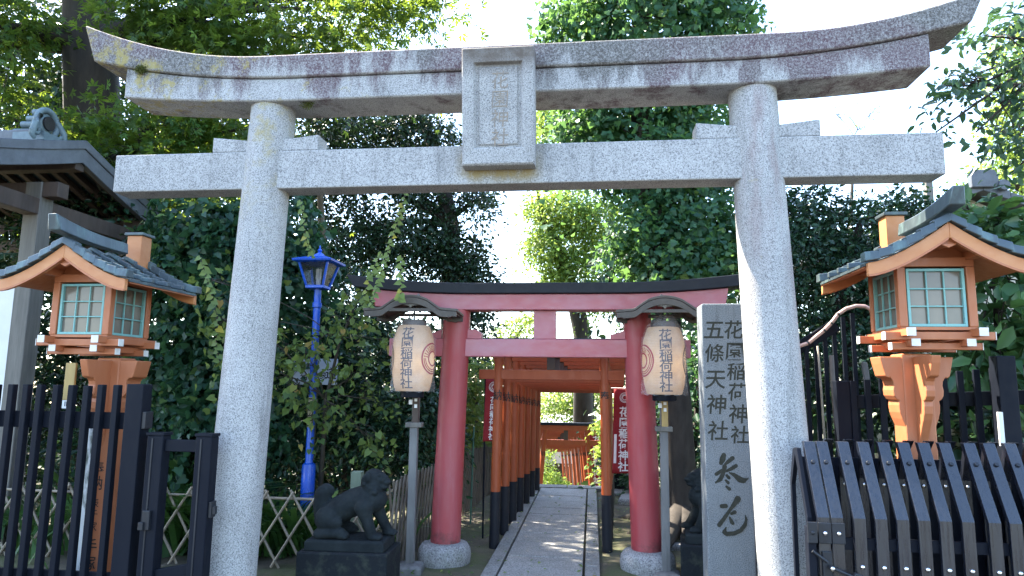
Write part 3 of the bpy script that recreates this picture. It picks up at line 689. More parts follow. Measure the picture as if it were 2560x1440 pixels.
# ================================================================== paper lantern stands
def lantern_r(z):   # z from 0 (bottom) to .575
    u = z/.575; return .136 + .042*math.sin(PI*min(1, max(0, u)))**.6 - .02*max(0, u-.8)*5*.6
def kara(u):        # undulating gable curve, u = -1..1
    a = abs(u); return .085*math.cos(min(1, a/.62)*PI/2)**1.0 - .075*max(0, a-.35)**1.0 + .05*max(0, a-.62)**1.2
def stand(label, llabel, x, y, rz, flip, zoff=0):
    t = thing('lantern_stand', label, 'lantern stand', (x, y, 0), rz, 'roofed lantern stands before the red torii')
    MB().loft([[(a*.115, b*.115, z) for a, b in ((-1, -1), (1, -1), (1, 1), (-1, 1))] if z < .02 else [(a*q, b*q, z) for a, b in ((-1, -1), (1, -1), (1, 1), (-1, 1))] for z, q in ((-.05, .115), (.015, .115), (.03, .10), (.045, .055))]).build('base_plate', 'polewood', t, bevel=.004)
    MB().box(-.034, -.034, .03, .034, .034, 1.20).build('post', 'polewood', t, bevel=.005)
    m = MB().box(-.015, -.025, 1.20, .036, .02, 1.42); p = m.build('upper_post', 'orange', t, bevel=.003); p.data.materials[0] = MT['yellowwood'] if flip else MT['brownwood']
    MB().box(-.028, .021, 1.20, .036, .05, 1.95).build('back_post', 'greywood', t, bevel=.003)
    MB().box(-.07, -.05, 1.165, .07, .06, 1.205).build('bracket', 'greywood', t, bevel=.004)
    MB().box(-.045, -.055, 1.36, -.016, -.026, 1.40).build('metal_plate', 'whitep', t, bevel=.002)
    MB().box(.0, -.030, 1.33, .024, -.0255, 1.36).build('metal_plate', 'whitep', t)
    MB().box(.0, -.030, 1.385, .024, -.0255, 1.41).build('metal_plate', 'whitep', t)
    # roof
    HW, Ya, Yb, zr = .395, -.36, .12, 2.17; us = np.linspace(-1, 1, 41)
    rf = MB().loft([[(u*HW, yy, zr+kara(u)+d) for yy, d in ((Ya, 0), (Yb, 0), (Yb, .022), (Ya, .022))] for u in us]).build('roof', 'lroof', t, smooth=40, bevel=.003)
    for sy in (Ya+.012, Yb-.012):
        MB().loft([[(u*HW*.985, sy+q, zr+kara(u)+d) for q, d in ((-.014, -.055 if abs(u) < .9 else -.045), (.014, -.055 if abs(u) < .9 else -.045), (.014, -.003), (-.014, -.003))] for u in us]).build('gable_trim', 'lroof', rf, smooth=40, bevel=.002)
        MB().box(-.20, sy-.011, zr-.035, .20, sy+.011, zr-.008).build('gable_rail', 'lroof', rf, bevel=.002)
        fr = MB()
        for q in range(-4, 5):
            hgt = .024*(1-abs(q)/5.5); fr.ball((q*.0135, sy, zr+.03-abs(q)*.0006-hgt*.4), .008, (1, .5, 1.0+hgt*30), 8, 5)
        fr.ball((0, sy, zr+.008), .012, (1, .4, 1), 8, 5)
        fr.build('carved_pendant', 'greywood', rf, smooth=1)
    MB().loft([[(u*HW*.95, yy, zr+kara(u)+d) for yy, d in ((Ya+.03, -.012), (Yb-.03, -.012), (Yb-.03, -.002), (Ya+.03, -.002))] for u in us]).build('soffit', 'lunder', rf, smooth=40)
    for u in (-.72, -.45, .45, .72): MB().bar((u*HW, Ya+.03, zr+kara(u)-.022), (u*HW, Yb-.03, zr+kara(u)-.022), .02, .02).build('rafter', 'lunder', rf)
    MB().lathe([(.001, zr+.165), (.012, zr+.155), (.022, zr+.14), (.016, zr+.125), (.034, zr+.115), (.044, zr+.105)], 10).build('finial', 'lroof', rf, smooth=50)
    # the paper lantern hangs from the roof
    ly, zb = -.045, 1.475
    L = thing('paper_lantern', llabel, 'lantern', (x, y, 0), rz, 'lit paper lanterns with shrine lettering')
    n = 64; prof = [(lantern_r(.575*i/n)+(.0022 if i % 2 else 0), zb+.575*i/n*.965) for i in range(n+1)]
    MB().lathe([(r, z) for r, z in prof], 56, (0, ly-.10), cap=False).build('paper_body', 'paper', L, smooth=1)
    MB().lathe([(.10, zb+.552), (.105, zb+.556), (.105, zb+.60), (.10, zb+.604)], 32, (0, ly-.10)).build('top_ring', 'lunder', L, smooth=40)
    MB().lathe([(.09, zb-.055), (.10, zb-.05), (.10, zb+.002), (.125, zb+.006)], 32, (0, ly-.10)).build('bottom_ring', 'blackmetal', L, smooth=40)
    MB().tube([(0, ly-.10, zb+.60), (0, ly-.10, 2.2)], .006, 8).build('hanger', 'blackmetal', L)
    cy = ly-.10
    def on(az0):
        def f(u, v):
            zz = min(.574, max(0, v-zb)); r = lantern_r(zz/.965)+.0042; a = az0+u/ r; return (r*math.sin(a), cy-r*math.cos(a), v)
        return f
    letters('lettering', [(c, .0, zb+.487-.084*i, .098) for i, c in enumerate('花園稲荷神社')], 'inkb', L, on(-.14 if not flip else .02), off=.011, cut=.011, sx=1.15)
    arcs('crest', crest(0, zb+.275, .135), 'crimson', L, on(1.30 if not flip else -1.27), cut=.02)
    arcs('crest', crest(0, zb+.275, .135), 'ink', L, on(-1.62 if not flip else 1.62), cut=.02)
    pt = bpy.data.lights.new('lantern_bulb', 'POINT'); pt.energy = .3; pt.color = (1, .84, .62); pt.shadow_soft_size = .04
    po = bpy.data.objects.new('lantern_bulb', pt); COL.objects.link(po); po.parent = L; po.location = (.03, cy, zb+.24)
    bag = [(.07, zb+.66), (.095, zb+.64), (.112, zb+.60), (.135, zb+.565)] + [(lantern_r(.575*i/10)+.012, zb+.575*i/10*.965) for i in range(9, 1, -1)] + [(.186, zb+.08), (.188, zb-.005)]
    rg = []
    for r, z in bag: rg.append([((r+.006*math.sin(j*5.1+z*31)+.004*math.sin(j*2.3-z*17))*math.cos(2*PI*j/48), cy+(r+.006*math.sin(j*5.1+z*31))*math.sin(2*PI*j/48), z+(.006*math.sin(j*1.7) if z < zb+.02 else 0)) for j in range(48)])
    MB().loft(rg, cap=False).build('plastic_cover', 'film', L, smooth=1)
    return t
stand('roofed lantern stand beside the stone guardian lion, brown upper post', 'glowing paper lantern with its red crest towards the path, beside the guardian lion', -1.53, 5.90, .07, False)
stand('roofed lantern stand close to the carved stone tablet, pale upper post', 'paper lantern hanging close beside the carved stone tablet', .600, 6.00, -.02, True)

# ================================================================== carved stone tablet
t = thing('stone_tablet', 'blue grey stone tablet with vertical lettering darkened like deep carving', 'stone tablet', (.965, 5.1, 0), 0)
tb = MB().box(-.168, 0, -.05, .158, .24, 2.145).build('slab', 'gr_tab', t, bevel=.012)
lc = [(c, x, z, q) for c, x, z, q in zip('五條天神社', (-.082, -.085, -.083, -.078, -.075), (1.955, 1.785, 1.60, 1.42, 1.235), (.152, .140, .148, .146, .146))]
rc = [(c, .055+.004*i, z, q) for i, (c, z, q) in enumerate(zip('花園稲荷神社', (1.955, 1.80, 1.655, 1.51, 1.355, 1.21), (.142, .14, .132, .134, .142, .132)))]
letters('carve_shade_lettering', lc+rc, 'carve', tb, None, -.0015, off=.012, slant=.10)
def brush(strokes):
    bm = bmesh.new(); k = 2160.0
    for q, st in enumerate(strokes):
        pts = [((x-380)/k+.003, .95-(y-380)/k, w/k/2) for x, y, w in st]; L = []; Rr = []; n = len(pts)
        fine = []
        for i in range(n-1):
            for j in range(5):
                f = j/5; f2 = f*f*(3-2*f); fine.append(tuple(pts[i][c]+(pts[i+1][c]-pts[i][c])*(f if c < 2 else f2) for c in range(3)))
        fine.append(pts[-1]); m = len(fine)
        tan = [Vector((fine[min(i+1, m-1)][0]-fine[max(i-1, 0)][0], fine[min(i+1, m-1)][1]-fine[max(i-1, 0)][1])).normalized() for i in range(m)]
        out = []
        def cap(i, sg):
            x, z, r = fine[i]; t_ = tan[i]*sg; nn = Vector((-t_.y, t_.x))
            return [(x+r*(math.cos(a)*nn.x+math.sin(a)*t_.x), z+r*(math.cos(a)*nn.y+math.sin(a)*t_.y)) for a in np.linspace(.3, PI-.3, 5)]
        left = [(x-tan[i].y*r, z+tan[i].x*r) for i, (x, z, r) in enumerate(fine)]; right = [(x+tan[i].y*r, z-tan[i].x*r) for i, (x, z, r) in enumerate(fine)]
        poly = left + cap(m-1, 1) + right[::-1] + cap(0, -1)
        vs = [bm.verts.new((x, -.0014-.0003*q, z)) for x, z in poly]; f = bm.faces.new(vs)
    bmesh.ops.triangulate(bm, faces=bm.faces[:])
    return bm
SAN = [[(285, 130, 70), (265, 190, 90), (240, 250, 60)], [(415, 170, 62), (360, 215, 60), (305, 262, 40)], [(292, 300, 70), (285, 345, 62), (262, 410, 62), (225, 490, 62), (150, 543, 24)], [(460, 285, 58), (390, 330, 55), (320, 365, 40)], [(165, 415, 55), (225, 375, 50), (290, 330, 40)], [(360, 390, 24), (430, 420, 60), (510, 485, 90), (560, 500, 80), (630, 470, 20)], [(320, 432, 44), (350, 465, 50)], [(305, 505, 36), (338, 540, 46)], [(310, 595, 36), (352, 630, 52)]]
DOU = [[(230, 885, 62), (290, 880, 66)], [(470, 770, 92), (430, 830, 70), (350, 935, 46), (270, 1050, 56), (185, 1160, 64)], [(420, 965, 56), (370, 990, 40)], [(345, 1050, 34), (370, 1110, 60), (385, 1130, 46)], [(285, 1190, 20), (250, 1265, 56), (290, 1285, 64), (400, 1275, 62), (500, 1225, 60), (560, 1150, 56), (585, 1070, 36), (573, 1000, 8)]]
bmout('carve_shade_lettering', brush(SAN+DOU), 'carve', tb)

# ================================================================== blue street lamp
t = thing('street_lamp', 'cobalt blue street lamp with glazed lantern head standing among the shrubs', 'street lamp', (-2.755, 6.6, 0), 0)
MB().lathe([(.066, -.1), (.066, .72), (.060, .745), (.040, .755), (.038, .76), (.036, 2.28), (.047, 2.285), (.047, 2.33), (.036, 2.335), (.036, 2.47)], 24).build('pole', 'blue', t, smooth=40)
MB().lathe([(.039, 1.985), (.041, 1.99), (.041, 2.0), (.039, 2.005)], 16).build('cable_tie', 'blackmetal', t)
hd = MB(); sq = lambda q, z: [(a*q, b*q, z) for a, b in ((-1, -1), (1, -1), (1, 1), (-1, 1))]
hd.loft([sq(.085, 2.47), sq(.095, 2.475), sq(.095, 2.50), sq(.085, 2.505)])
hb = hd.build('lantern_base', 'blue', t, bevel=.003)
fr = MB()
for a, b in ((-1, -1), (1, -1), (1, 1), (-1, 1)): fr.bar((a*.088, b*.088, 2.505), (a*.148, b*.148, 2.73), .02, .02)
fr.build('frame_bars', 'blue', t)
for k in range(4):
    a = k*PI/2; c, s = math.cos(a), math.sin(a); q = [(-.08, -.086, 2.506), (.08, -.086, 2.506), (.138, -.146, 2.73), (-.138, -.146, 2.73)]
    m = MB(); m.add([(x*c-y*s, x*s+y*c, z) for x, y, z in q]+[(x*c-(y+.004)*s, x*s+(y+.004)*c, z) for x, y, z in q], [(0, 1, 2, 3), (7, 6, 5, 4), (0, 4, 5, 1), (1, 5, 6, 2), (2, 6, 7, 3), (3, 7, 4, 0)]); m.build('glass_pane', 'glass', t)
MB().loft([sq(.165, 2.725), sq(.20, 2.735), sq(.205, 2.755), sq(.19, 2.762), sq(.11, 2.79), sq(.05, 2.805), sq(.035, 2.83)]).build('cap', 'blue', t, bevel=.003)
MB().lathe([(.05, 2.80), (.045, 2.83), (.02, 2.845), (.016, 2.855), (.026, 2.868), (.016, 2.882), (.008, 2.89), (.012, 2.90), (.002, 2.925)], 14).build('finial', 'blue', t, smooth=50)
bl = MB().lathe([(.022, 2.51), (.024, 2.56), (.026, 2.575)], 12)
for k in range(4): bl.tube([(.02*math.cos(k*PI/2), .02*math.sin(k*PI/2), 2.57), (.02*math.cos(k*PI/2), .02*math.sin(k*PI/2), 2.68)], .009, 8)
bl.build('bulb', 'whitep', t, smooth=50)
rp = .0375
wr = lambda x, z: (math.sin(x/rp)*(rp+.002), -math.cos(x/rp)*(rp+.002), z)
bm = bmesh.new(); q = [bm.verts.new((a, 0, b)) for a, b in ((-.034, 1.10), (.034, 1.10), (.034, 1.39), (-.034, 1.39))]; bm.faces.new(q); bend(bm, wr, 0, .008); np_ = bmout('name_plate', bm, 'ink', t)
wr2 = lambda x, z: (math.sin(x/rp)*(rp+.0035), -math.cos(x/rp)*(rp+.0035), z)
bm = bmesh.new()
for a0, b0, a1, b1 in ((-.033, 1.102, .033, 1.106), (-.033, 1.384, .033, 1.388), (-.033, 1.106, -.030, 1.384), (.030, 1.106, .033, 1.384)):
    bm.faces.new([bm.verts.new((a, 0, b)) for a, b in ((a0, b0), (a1, b0), (a1, b1), (a0, b1))])
bend(bm, wr2, 0, .008); bmout('border', bm, 'gold', np_)
letters('lettering', [('街', -.013, 1.355, .03), ('灯', .014, 1.355, .03), ('鈴', .0, 1.24, .048), ('乃', .0, 1.19, .044), ('屋', .0, 1.138, .048)], 'gold', np_, wr2, off=.01, cut=.007)
arcs('emblem', [(0, 1.303, .013, .019, 0, 2*PI), (0, 1.298, .001, .007, 0, PI)], 'gold', np_, wr2, cut=.006)

# ================================================================== guardian lions
def lion_mesh():
    m = MB(); S = .00060; P = lambda x, z, y=0: ((x-330)*S-.30, y, (1010-z)*S)
    def chain(pts): # (x, z, y, r)
        for (a, b) in zip(pts[:-1], pts[1:]):
            A, B = Vector(P(a[0], a[1], a[2])), Vector(P(b[0], b[1], b[2])); n = max(2, int((B-A).length/(.35*min(a[3], b[3])))+1)
            for i in range(n+1):
                f = i/n; c = A.lerp(B, f); m.ball(c, a[3]+(b[3]-a[3])*f, (1, 1, 1), 14, 9)
    chain([(540, 740, 0, .105), (700, 640, 0, .108), (860, 560, 0, .112), (1010, 520, 0, .118), (1120, 520, 0, .10)])
    chain([(1080, 480, 0, .09), (1090, 370, 0, .092), (1080, 280, 0, .085)])
    m.ball(P(1100, 235), .080, (1.0, .95, .95), 18, 12); m.ball(P(1185, 245), .064, (1.1, .9, .7), 16, 10); m.ball(P(1262, 285), .042, (1.1, 1.0, .55), 14, 9); m.ball(P(1255, 320), .032, (1.2, .9, .35), 12, 8)
    m.ball(P(1225, 350), .044, (1.15, 1, .5), 14, 9); m.ball(P(1285, 262), .02, (1, 1.1, .8), 10, 7); m.ball(P(1165, 385), .045, (1, 1, .9), 12, 8)
    for sy in (-1, 1):
        m.ball(P(1180, 190, sy*.035), .03, (1.25, .7, .6), 10, 7)          # brow
        m.ball(P(1065, 205, sy*.082), .036, (.8, .5, 1.25), 12, 8)        # drooping ear
        m.ball(P(1250, 262, sy*.018), .018, (1, 1, .8), 8, 6)
        chain([(1030, 590, sy*.075, .075), (1060, 720, sy*.08, .05), (1115, 860, sy*.08, .042), (1150, 960, sy*.08, .04)] if sy < 0 else [(1080, 590, sy*.075, .07), (1160, 740, sy*.08, .047), (1230, 880, sy*.08, .04), (1275, 950, sy*.08, .038)])
        px = 1185 if sy < 0 else 1300
        m.ball(P(px, 975, sy*.08), .05, (1.25, .9, .62), 12, 8)
        for q in (-1, 0, 1): m.ball(P(px+55, 985, sy*.08+q*.026), .022, (1.2, .8, .75), 8, 6)
        m.ball(P(560, 760, sy*.085), .095, (1.05, .55, 1.0), 14, 9); m.ball(P(640, 800, sy*.095), .07, (1.15, .6, .8), 12, 8)
        chain([(470, 950, sy*.09, .045), (600, 935, sy*.10, .042), (760, 930, sy*.10, .04)]); m.ball(P(775, 955, sy*.10), .048, (1.2, .85, .75), 12, 8)
        for q in (-1, 0, 1): m.ball(P(825, 975, sy*.10+q*.025), .021, (1.1, .8, .8), 8, 6)
    chain([(430, 800, 0, .05), (410, 600, 0, .06), (440, 450, 0, .062), (475, 410, 0, .055)])
    for k in range(5): m.ball(P(400+35*k, 420+(k % 2)*70), .034, (.9, .9, 1.2), 8, 6)
    rr = random.Random(3)
    for i in range(90):
        a = rr.uniform(-1.2, 1.2); x = rr.uniform(985, 1180); z = rr.uniform(200, 430)
        if x > 1120 and z < 330: continue
        c = P(x, z, math.sin(a)*.088); m.ball(c, rr.uniform(.016, .024), (1, 1, 1), 7, 5)
    for i in range(14): m.ball(P(1150+9*i, 400-8*i+rr.uniform(-12, 12), rr.uniform(-.03, .03)), .017, (1, 1, 1.1), 7, 5)
    me = bpy.data.meshes.new('lion'); me.from_pydata(m.v, [], m.f)
    o = bpy.data.objects.new('tmp', me); COL.objects.link(o)
    md = o.modifiers.new('r', 'REMESH'); md.mode = 'VOXEL'; md.voxel_size = .006
    sm = o.modifiers.new('s', 'SMOOTH'); sm.factor = .5; sm.iterations = 1
    out = bpy.data.meshes.new_from_object(o.evaluated_get(bpy.context.evaluated_depsgraph_get())); bpy.data.objects.remove(o)
    out.name = 'guardian_lion'
    for p in out.polygons: p.use_smooth = True
    return out
LM = lion_mesh()
def lion(label, plabel, x, y, rz, mirror, zt=.285):
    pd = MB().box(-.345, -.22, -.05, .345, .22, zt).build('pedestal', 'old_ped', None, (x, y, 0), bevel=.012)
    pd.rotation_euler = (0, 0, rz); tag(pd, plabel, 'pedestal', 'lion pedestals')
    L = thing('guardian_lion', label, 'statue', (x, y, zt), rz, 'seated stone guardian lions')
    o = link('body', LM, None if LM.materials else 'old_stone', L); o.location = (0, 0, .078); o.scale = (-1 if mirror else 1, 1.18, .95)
    b = MB().loft([[(a*.305, b*.175, .001) for a, b in ((-1, -1), (1, -1), (1, 1), (-1, 1))], [(a*.305, b*.175, .065) for a, b in ((-1, -1), (1, -1), (1, 1), (-1, 1))], [(a*.292, b*.162, .08) for a, b in ((-1, -1), (1, -1), (1, 1), (-1, 1))]]); b.build('base_slab', 'old_stone', L, bevel=.006)
lion('dark stone guardian lion seated in profile before the bamboo fence', 'dark mossy stone pedestal in front of the bamboo lattice', -1.86, 5.34, .04, False)
lion('weathered guardian lion half hidden behind the carved tablet', 'stone pedestal tucked behind the carved tablet', 1.075, 6.08, -.12, True, .27)

# ================================================================== bamboo lattice fences
def lattice(label, a, b, h, pitch, lean, r, mat, cat='fence', posts=2):
    a, b = Vector(a), Vector(b); L = (b-a).length; d = (b-a)/L; nrm = Vector((d.y, -d.x, 0)); t = thing('bamboo_fence', label, cat, a)
    wob = lambda s: random.uniform(-s, s)
    for off, sg in ((r, 1), (-r, -1)):
        n = int((L+lean*h)/pitch)+1; m = MB()
        for i in range(n+1):
            s0 = i*pitch - (0 if sg < 0 else lean*h); 
            q0, q1 = s0 + (lean*h if sg < 0 else 0), s0 + (0 if sg < 0 else lean*h)
            # clip to the panel
            u0, u1 = 0, 1; x0, x1 = q0, q1
            if max(x0, x1) < 0.02 or min(x0, x1) > L-.02: continue
            def cl(u): return x0+(x1-x0)*u
            lo = 0 if 0 <= x0 <= L else ((-x0 if x0 < 0 else L-x0)/(x1-x0)); hi = 1 if 0 <= x1 <= L else ((L-x0 if x1 > L else -x0)/(x1-x0))
            e = .05 if hi == 1 else 0
            p0 = d*cl(lo)+nrm*off+Vector((0, 0, h*lo+wob(.01))); p1 = d*cl(hi+e)+nrm*off+Vector((0, 0, h*(hi+e)+wob(.015)))
            m.tube([p0, p0.lerp(p1, .5)+Vector((wob(.004), wob(.004), 0)), p1], [r, r*wob(.1)+r, r*.9], 6)
        m.build('lattice', mat, t, smooth=50)
    for z in (h*.93,):
        m = MB(); pts = [d*(L*i/8)+nrm*(-2.2*r)+Vector((0, 0, z+wob(.006))) for i in range(9)]; m.tube(pts, r*1.05, 8); m.build('top_rail', 'bamboo', t, smooth=50)
    for i in range(posts):
        p = d*(L*(i+.5)/posts)+nrm*.03*-1; MB().box(p.x-.03, p.y-.03, -.1, p.x+.03, p.y+.03, h+.04).build('post', 'greywood', t, bevel=.004)
    return t
FY = 5.72
lattice('low bamboo fence of open diamonds along the planting, before the lamp', (-6.4, FY, 0), (-1.72, FY, 0), .60, .228, .62, .0115, 'bamboo', posts=1)
lattice('dense dark bamboo lattice fence running back beside the torii tunnel', (-1.68, FY+.04, 0), (-1.42, 10.4, 0), .68, .105, .30, .011, 'bamboo_old', posts=3)
o = MB().box(-.045, -.045, -.1, .045, .045, .78).build('corner_post', 'greywood', None, (-2.02, 5.9, 0), bevel=.006); o.data.materials[0] = MT['greenpole']; o.data.materials[0] = paint('lichen_green_timber', (.16, .2, .14), (.1, .13, .09), 6, .8, (3, 3, .3), bump=.3)
tag(o, 'pale green weathered stub post behind the guardian lion', 'post')
for px, py, z1, lb in ((1178, 1085, 1.05, 'thin green stake at the back bamboo fence'), (1150, 1180, .62, 'short green stake leaning by the red column')):
    p = G(px-2, 1300, 0); o = MB().tube([(0, 0, -.05), (.02, 0, z1)], .010, 8).build('garden_stake', 'greenpole', None, p); tag(o, lb, 'stake')

# ================================================================== left black fence and gate frame
YF = 4.3
t = thing('picket_fence', 'tall black picket fence in front of the lettered lantern post', 'fence', (-3.485, YF, 0))
for k in range(14):
    x = -4.0+.1115*k-.008-.335+3.45+.0
    if x > .36: break
    x += random.uniform(-.006, .006); MB().bar((x+random.uniform(-.008, .008), 0, -.02), (x, 0, 1.505+random.uniform(-.006, .004)), .040, .044).build('picket', 'blackmetal', t, bevel=.004)
MB().box(-1.0, .023, 1.215, .42, .05, 1.325).build('rail', 'blackmetal', t, bevel=.004)
MB().box(-1.0, .023, .2, .42, .05, .3).build('rail', 'blackmetal', t, bevel=.004)
MB().box(.428, -.05, -.02, .548, .05, 1.515).build('post', 'blackmetal', t, bevel=.006)
MB().box(.549, -.04, 1.225, .575, .04, 1.335).build('hinge_plate', 'plate', t, bevel=.003)
t = thing('gate_frame', 'open black metal gate frame against the lichen topped pillar', 'gate', (-2.66, YF-.02, 0))
for x0, x1 in ((-.21, -.10), (.125, .235)):
    p = MB().box(x0, -.045, .06, x1, .045, 1.185).build('upright', 'blackmetal', t, bevel=.006)
    MB().box(x0-.006, -.05, 1.186, x1+.006, .05, 1.205).build('end_cap', 'blackmetal', p, bevel=.003)
    MB().box(x0+.035, -.050, .08, x0+.045, -.044, 1.17).build('groove', 'plate', p)
MB().box(-.099, -.02, 1.085, .124, .02, 1.16).build('cross_rail', 'blackmetal', t, bevel=.004)
MB().bar((-.099, 0, .315), (.124, 0, .36), .04, .07, (0, 1, 0)).build('cross_rail', 'blackmetal', t, bevel=.004)
MB().box(-.185, -.07, .60, -.135, -.046, .72).box(-.20, -.085, .60, -.165, -.05, .65).build('latch', 'chrome', t, bevel=.004)
LAST.data.materials[0] = MT['plate']
MB().box(.236, -.03, .68, .255, .03, .78).box(.25, -.02, .70, .275, .01, .75).build('hinge', 'plate', t, bevel=.003)
o = MB().box(-.037, -.03, -.02, .037, .03, 1.27).build('old_post', 'peel', None, (-3.605, 4.70, 0), bevel=.005); o.rotation_euler = (0, math.radians(-1.2), 0)
tag(o, 'narrow post with peeling white paint beside the lettered lantern post', 'post')
t = thing('notice_board', 'narrow yellow wooden board with white strip tied beside the lantern bracket', 'board', (-3.80, 4.66, 1.33))
MB().box(-.04, -.01, .06, .04, .01, .33).build('board', 'yellowwood', t, bevel=.003); MB().box(-.04, -.008, 0, .04, .008, .058).build('label_strip', 'whitep', t)
m = MB()
for i in range(3): m.box(-.02+.012*i, -.0095, .015, -.014+.012*i, -.0085, .05)
m.build('brush_marks', 'ink', LAST)

# ================================================================== right bent slat gate
t = thing('slat_gate', 'dark concertina gate of bent metal slats with steel bolts', 'gate', (1.2, 4.02, 0))
slx = [.045, .116, .232, .342, .452, .560, .668, .780, .911, 1.014, 1.125, 1.24, 1.35]
for i, x in enumerate(slx):
    w = .031; zb = .85; zt = 1.238+.0012*i
    m = MB(); rings = []
    for yy, z in ((0, .0), (0, .72), (0, zb), (.2, zt), (.235, zt), (.022, zb+.006), (.022, .72), (.022, .0)): pass
    prof = [(0, .02), (0, zb), (.195, zt), (.235, zt), (.026, zb-.01), (.026, .02)]
    m.prism(prof, x-w, x+w, 'x'); p = m.build('slat', 'bronze', t, bevel=.003)
    MB().lathe([(.001, .008), (.009, .008), (.012, .004), (.012, 0)], 14).build('bolt', 'plate', p, smooth=40)
    b = LAST; b.location = (x, .195*.72-.004, zb+(zt-zb)*.72+.0); b.rotation_euler = (math.radians(63), 0, 0)
    if i > 1:
        MB().ball((x, -.004, .60), .0125, (1, .7, 1), 12, 8).build('bolt', 'chrome', p, smooth=1)
    else:
        MB().box(x-.034, -.012, .715, x+.034, -.0005, .825).build('bracket_plate', 'plate', p, bevel=.004)
        MB().ball((x, -.015, .77), .012, (1, .7, 1), 12, 8).build('bolt', 'chrome', p, smooth=1)
for i, x in enumerate([.175, .285, .395, .505, .615, .725, .845, .965, 1.07, 1.18, 1.29]):
    m = MB().prism([(.36, .02), (.36, 1.02), (.30, 1.19), (.24, zt-.002), (.275, zt-.002), (.335, 1.20), (.39, 1.03), (.39, .02)], x-.025, x+.025, 'x'); p = m.build('rear_slat', 'bronze', t, bevel=.003)
    MB().ball((x, .352, .985), .011, (1, .7, 1), 10, 7).build('bolt', 'chrome', p, smooth=1)
MB().box(-.02, .03, .68, 1.40, .06, .74).build('rail', 'blackmetal', t); MB().box(-.02, .29, .1, 1.40, .33, .18).build('rail', 'blackmetal', t)
MB().prism([(.05, .05), (.05, .84), (.2, 1.2), (.24, 1.2), (.28, 1.19), (.36, 1.0), (.36, .05), (.33, .05), (.33, .98), (.24, 1.16), (.08, .82), (.08, .05)], -.025, .0, 'x').build('end_frame', 'blackmetal', t, bevel=.003)
MB().box(-.02, .42, .02, 1.42, .44, 1.13).build('dark_backing', 'blackmetal', t)  # added dark sheet standing in for the darkness between the slats
MB().box(-.045, -.02, .03, -.005, .048, .80).build('lock_upright', 'blackmetal', t, bevel=.004)
MB().box(-.05, -.035, .72, .0, -.021, .83).build('lock_plate', 'plate', t, bevel=.004); MB().ball((-.025, -.036, .775), .011, (1, .6, 1), 10, 7).build('bolt', 'plate', t, smooth=1)
MB().box(.026, -.014, .54, .075, -.0005, .675).build('latch_plate', 'plate', t, bevel=.003)
MB().tube([(-.03, -.03, .68), (.045, -.03, .625)], .0085, 10).build('latch_rod', 'chrome', t, smooth=50); LAST.data.materials[0] = MT['plate']
h = MB(); h.bar((.05, -.034, .605), (.185, -.034, .552), .042, .016, (0, 1, 0)); h.bar((.165, -.048, .56), (.215, -.05, .545), .03, .05, (0, 1, 0))
hh = h.build('latch_handle', 'plate', t, bevel=.006); MB().ball((.062, -.056, .598), .0125, (1, .7, 1), 12, 8).build('bolt', 'chrome', hh, smooth=1)
t = thing('folded_gate', 'next dark folded gate leaf at the edge beside the bent slats', 'gate', (2.60, 4.15, 0))
MB().box(-.02, -.1, .02, .28, .2, 1.24).build('panel', 'blackmetal', t, bevel=.015); MB().box(.06, -.14, 1.245, .28, .22, 1.27).build('cover', 'plate', t, bevel=.01)

# ================================================================== right back fences
t = thing('picket_fence', 'blue black wooden picket fence behind the bent slat gate lantern', 'fence', (0, 0, 0))
A, B = Vector((1.98, 5.55, 0)), Vector((2.92, 5.12, 0))
for i in range(12):
    f = i/10.5; p = A.lerp(B, f); h = 1.60+.115*f
    MB().bar((p.x, p.y, -.02), (p.x, p.y, h), .042, .026).build('picket', 'blackmetal', t, bevel=.003)
MB().bar((A.x, A.y+.04, 1.44), (B.x+.1, B.y+.04, 1.50), .10, .03, (0, 0, 1)).build('rail', 'blackmetal', t, bevel=.003)
MB().bar((A.x, A.y+.04, .4), (B.x+.1, B.y+.04, .4), .10, .03, (0, 0, 1)).build('rail', 'blackmetal', t)
MB().box(1.86, 5.55, -.02, 1.96, 5.64, 1.60).build('post', 'blackmetal', t, bevel=.005); MB().box(2.72, 5.00, -.02, 2.84, 5.10, 1.775).build('post', 'blackmetal', t, bevel=.006)
o = MB().box(-.015, -.008, 0, .015, .008, .22).build('marker_strip', 'whitep', None, (2.70, 4.98, 1.18)); tag(o, 'pale strip standing against the blue black fence post', 'strip')
t = thing('slat_screen', 'black sloping screen of tall thin slats under the pink hose', 'fence', (0, 0, 0))
hp = [U(1935, 892, 5.75), U(1990, 868, 5.6), U(2020, 858, 5.6), U(2040, 842, 5.6), U(2060, 826, 5.6), U(2078, 808, 5.6), U(2095, 786, 5.6), U(2115, 772, 5.6), U(2140, 765, 5.6), U(2162, 766, 5.6), U(2175, 772, 5.58), U(2180, 782, 5.58)]
MB().bar(Vector(hp[0])-Vector((0, -.05, .06)), Vector(hp[6])-Vector((0, -.05, .08)), .05, .10, (0, 1, 0)).build('top_rail', 'blackmetal', t, bevel=.004)
for k in range(9):
    f = k/8; x = hp[0].x+(hp[6].x-hp[0].x)*f*1.25+.02; z = min(2.16, hp[0].z+(hp[6].z-hp[0].z)*f*1.2-.03)
    MB().bar((x, 5.93, -.02), (x, 5.93, z), .032, .02).build('slat', 'blackmetal', t)
t2 = tag(MB().tube(hp, .016, 10).build('hose', 'hose', None, smooth=1), 'curved pink plastic hose tied along the black screen', 'hose')
for i in (2, 4, 5, 6):
    d = (hp[i+1]-hp[i-1]).normalized(); MB().tube([hp[i]-d*.007, hp[i]+d*.007], .0185, 10).build('tie', 'ink', t2)
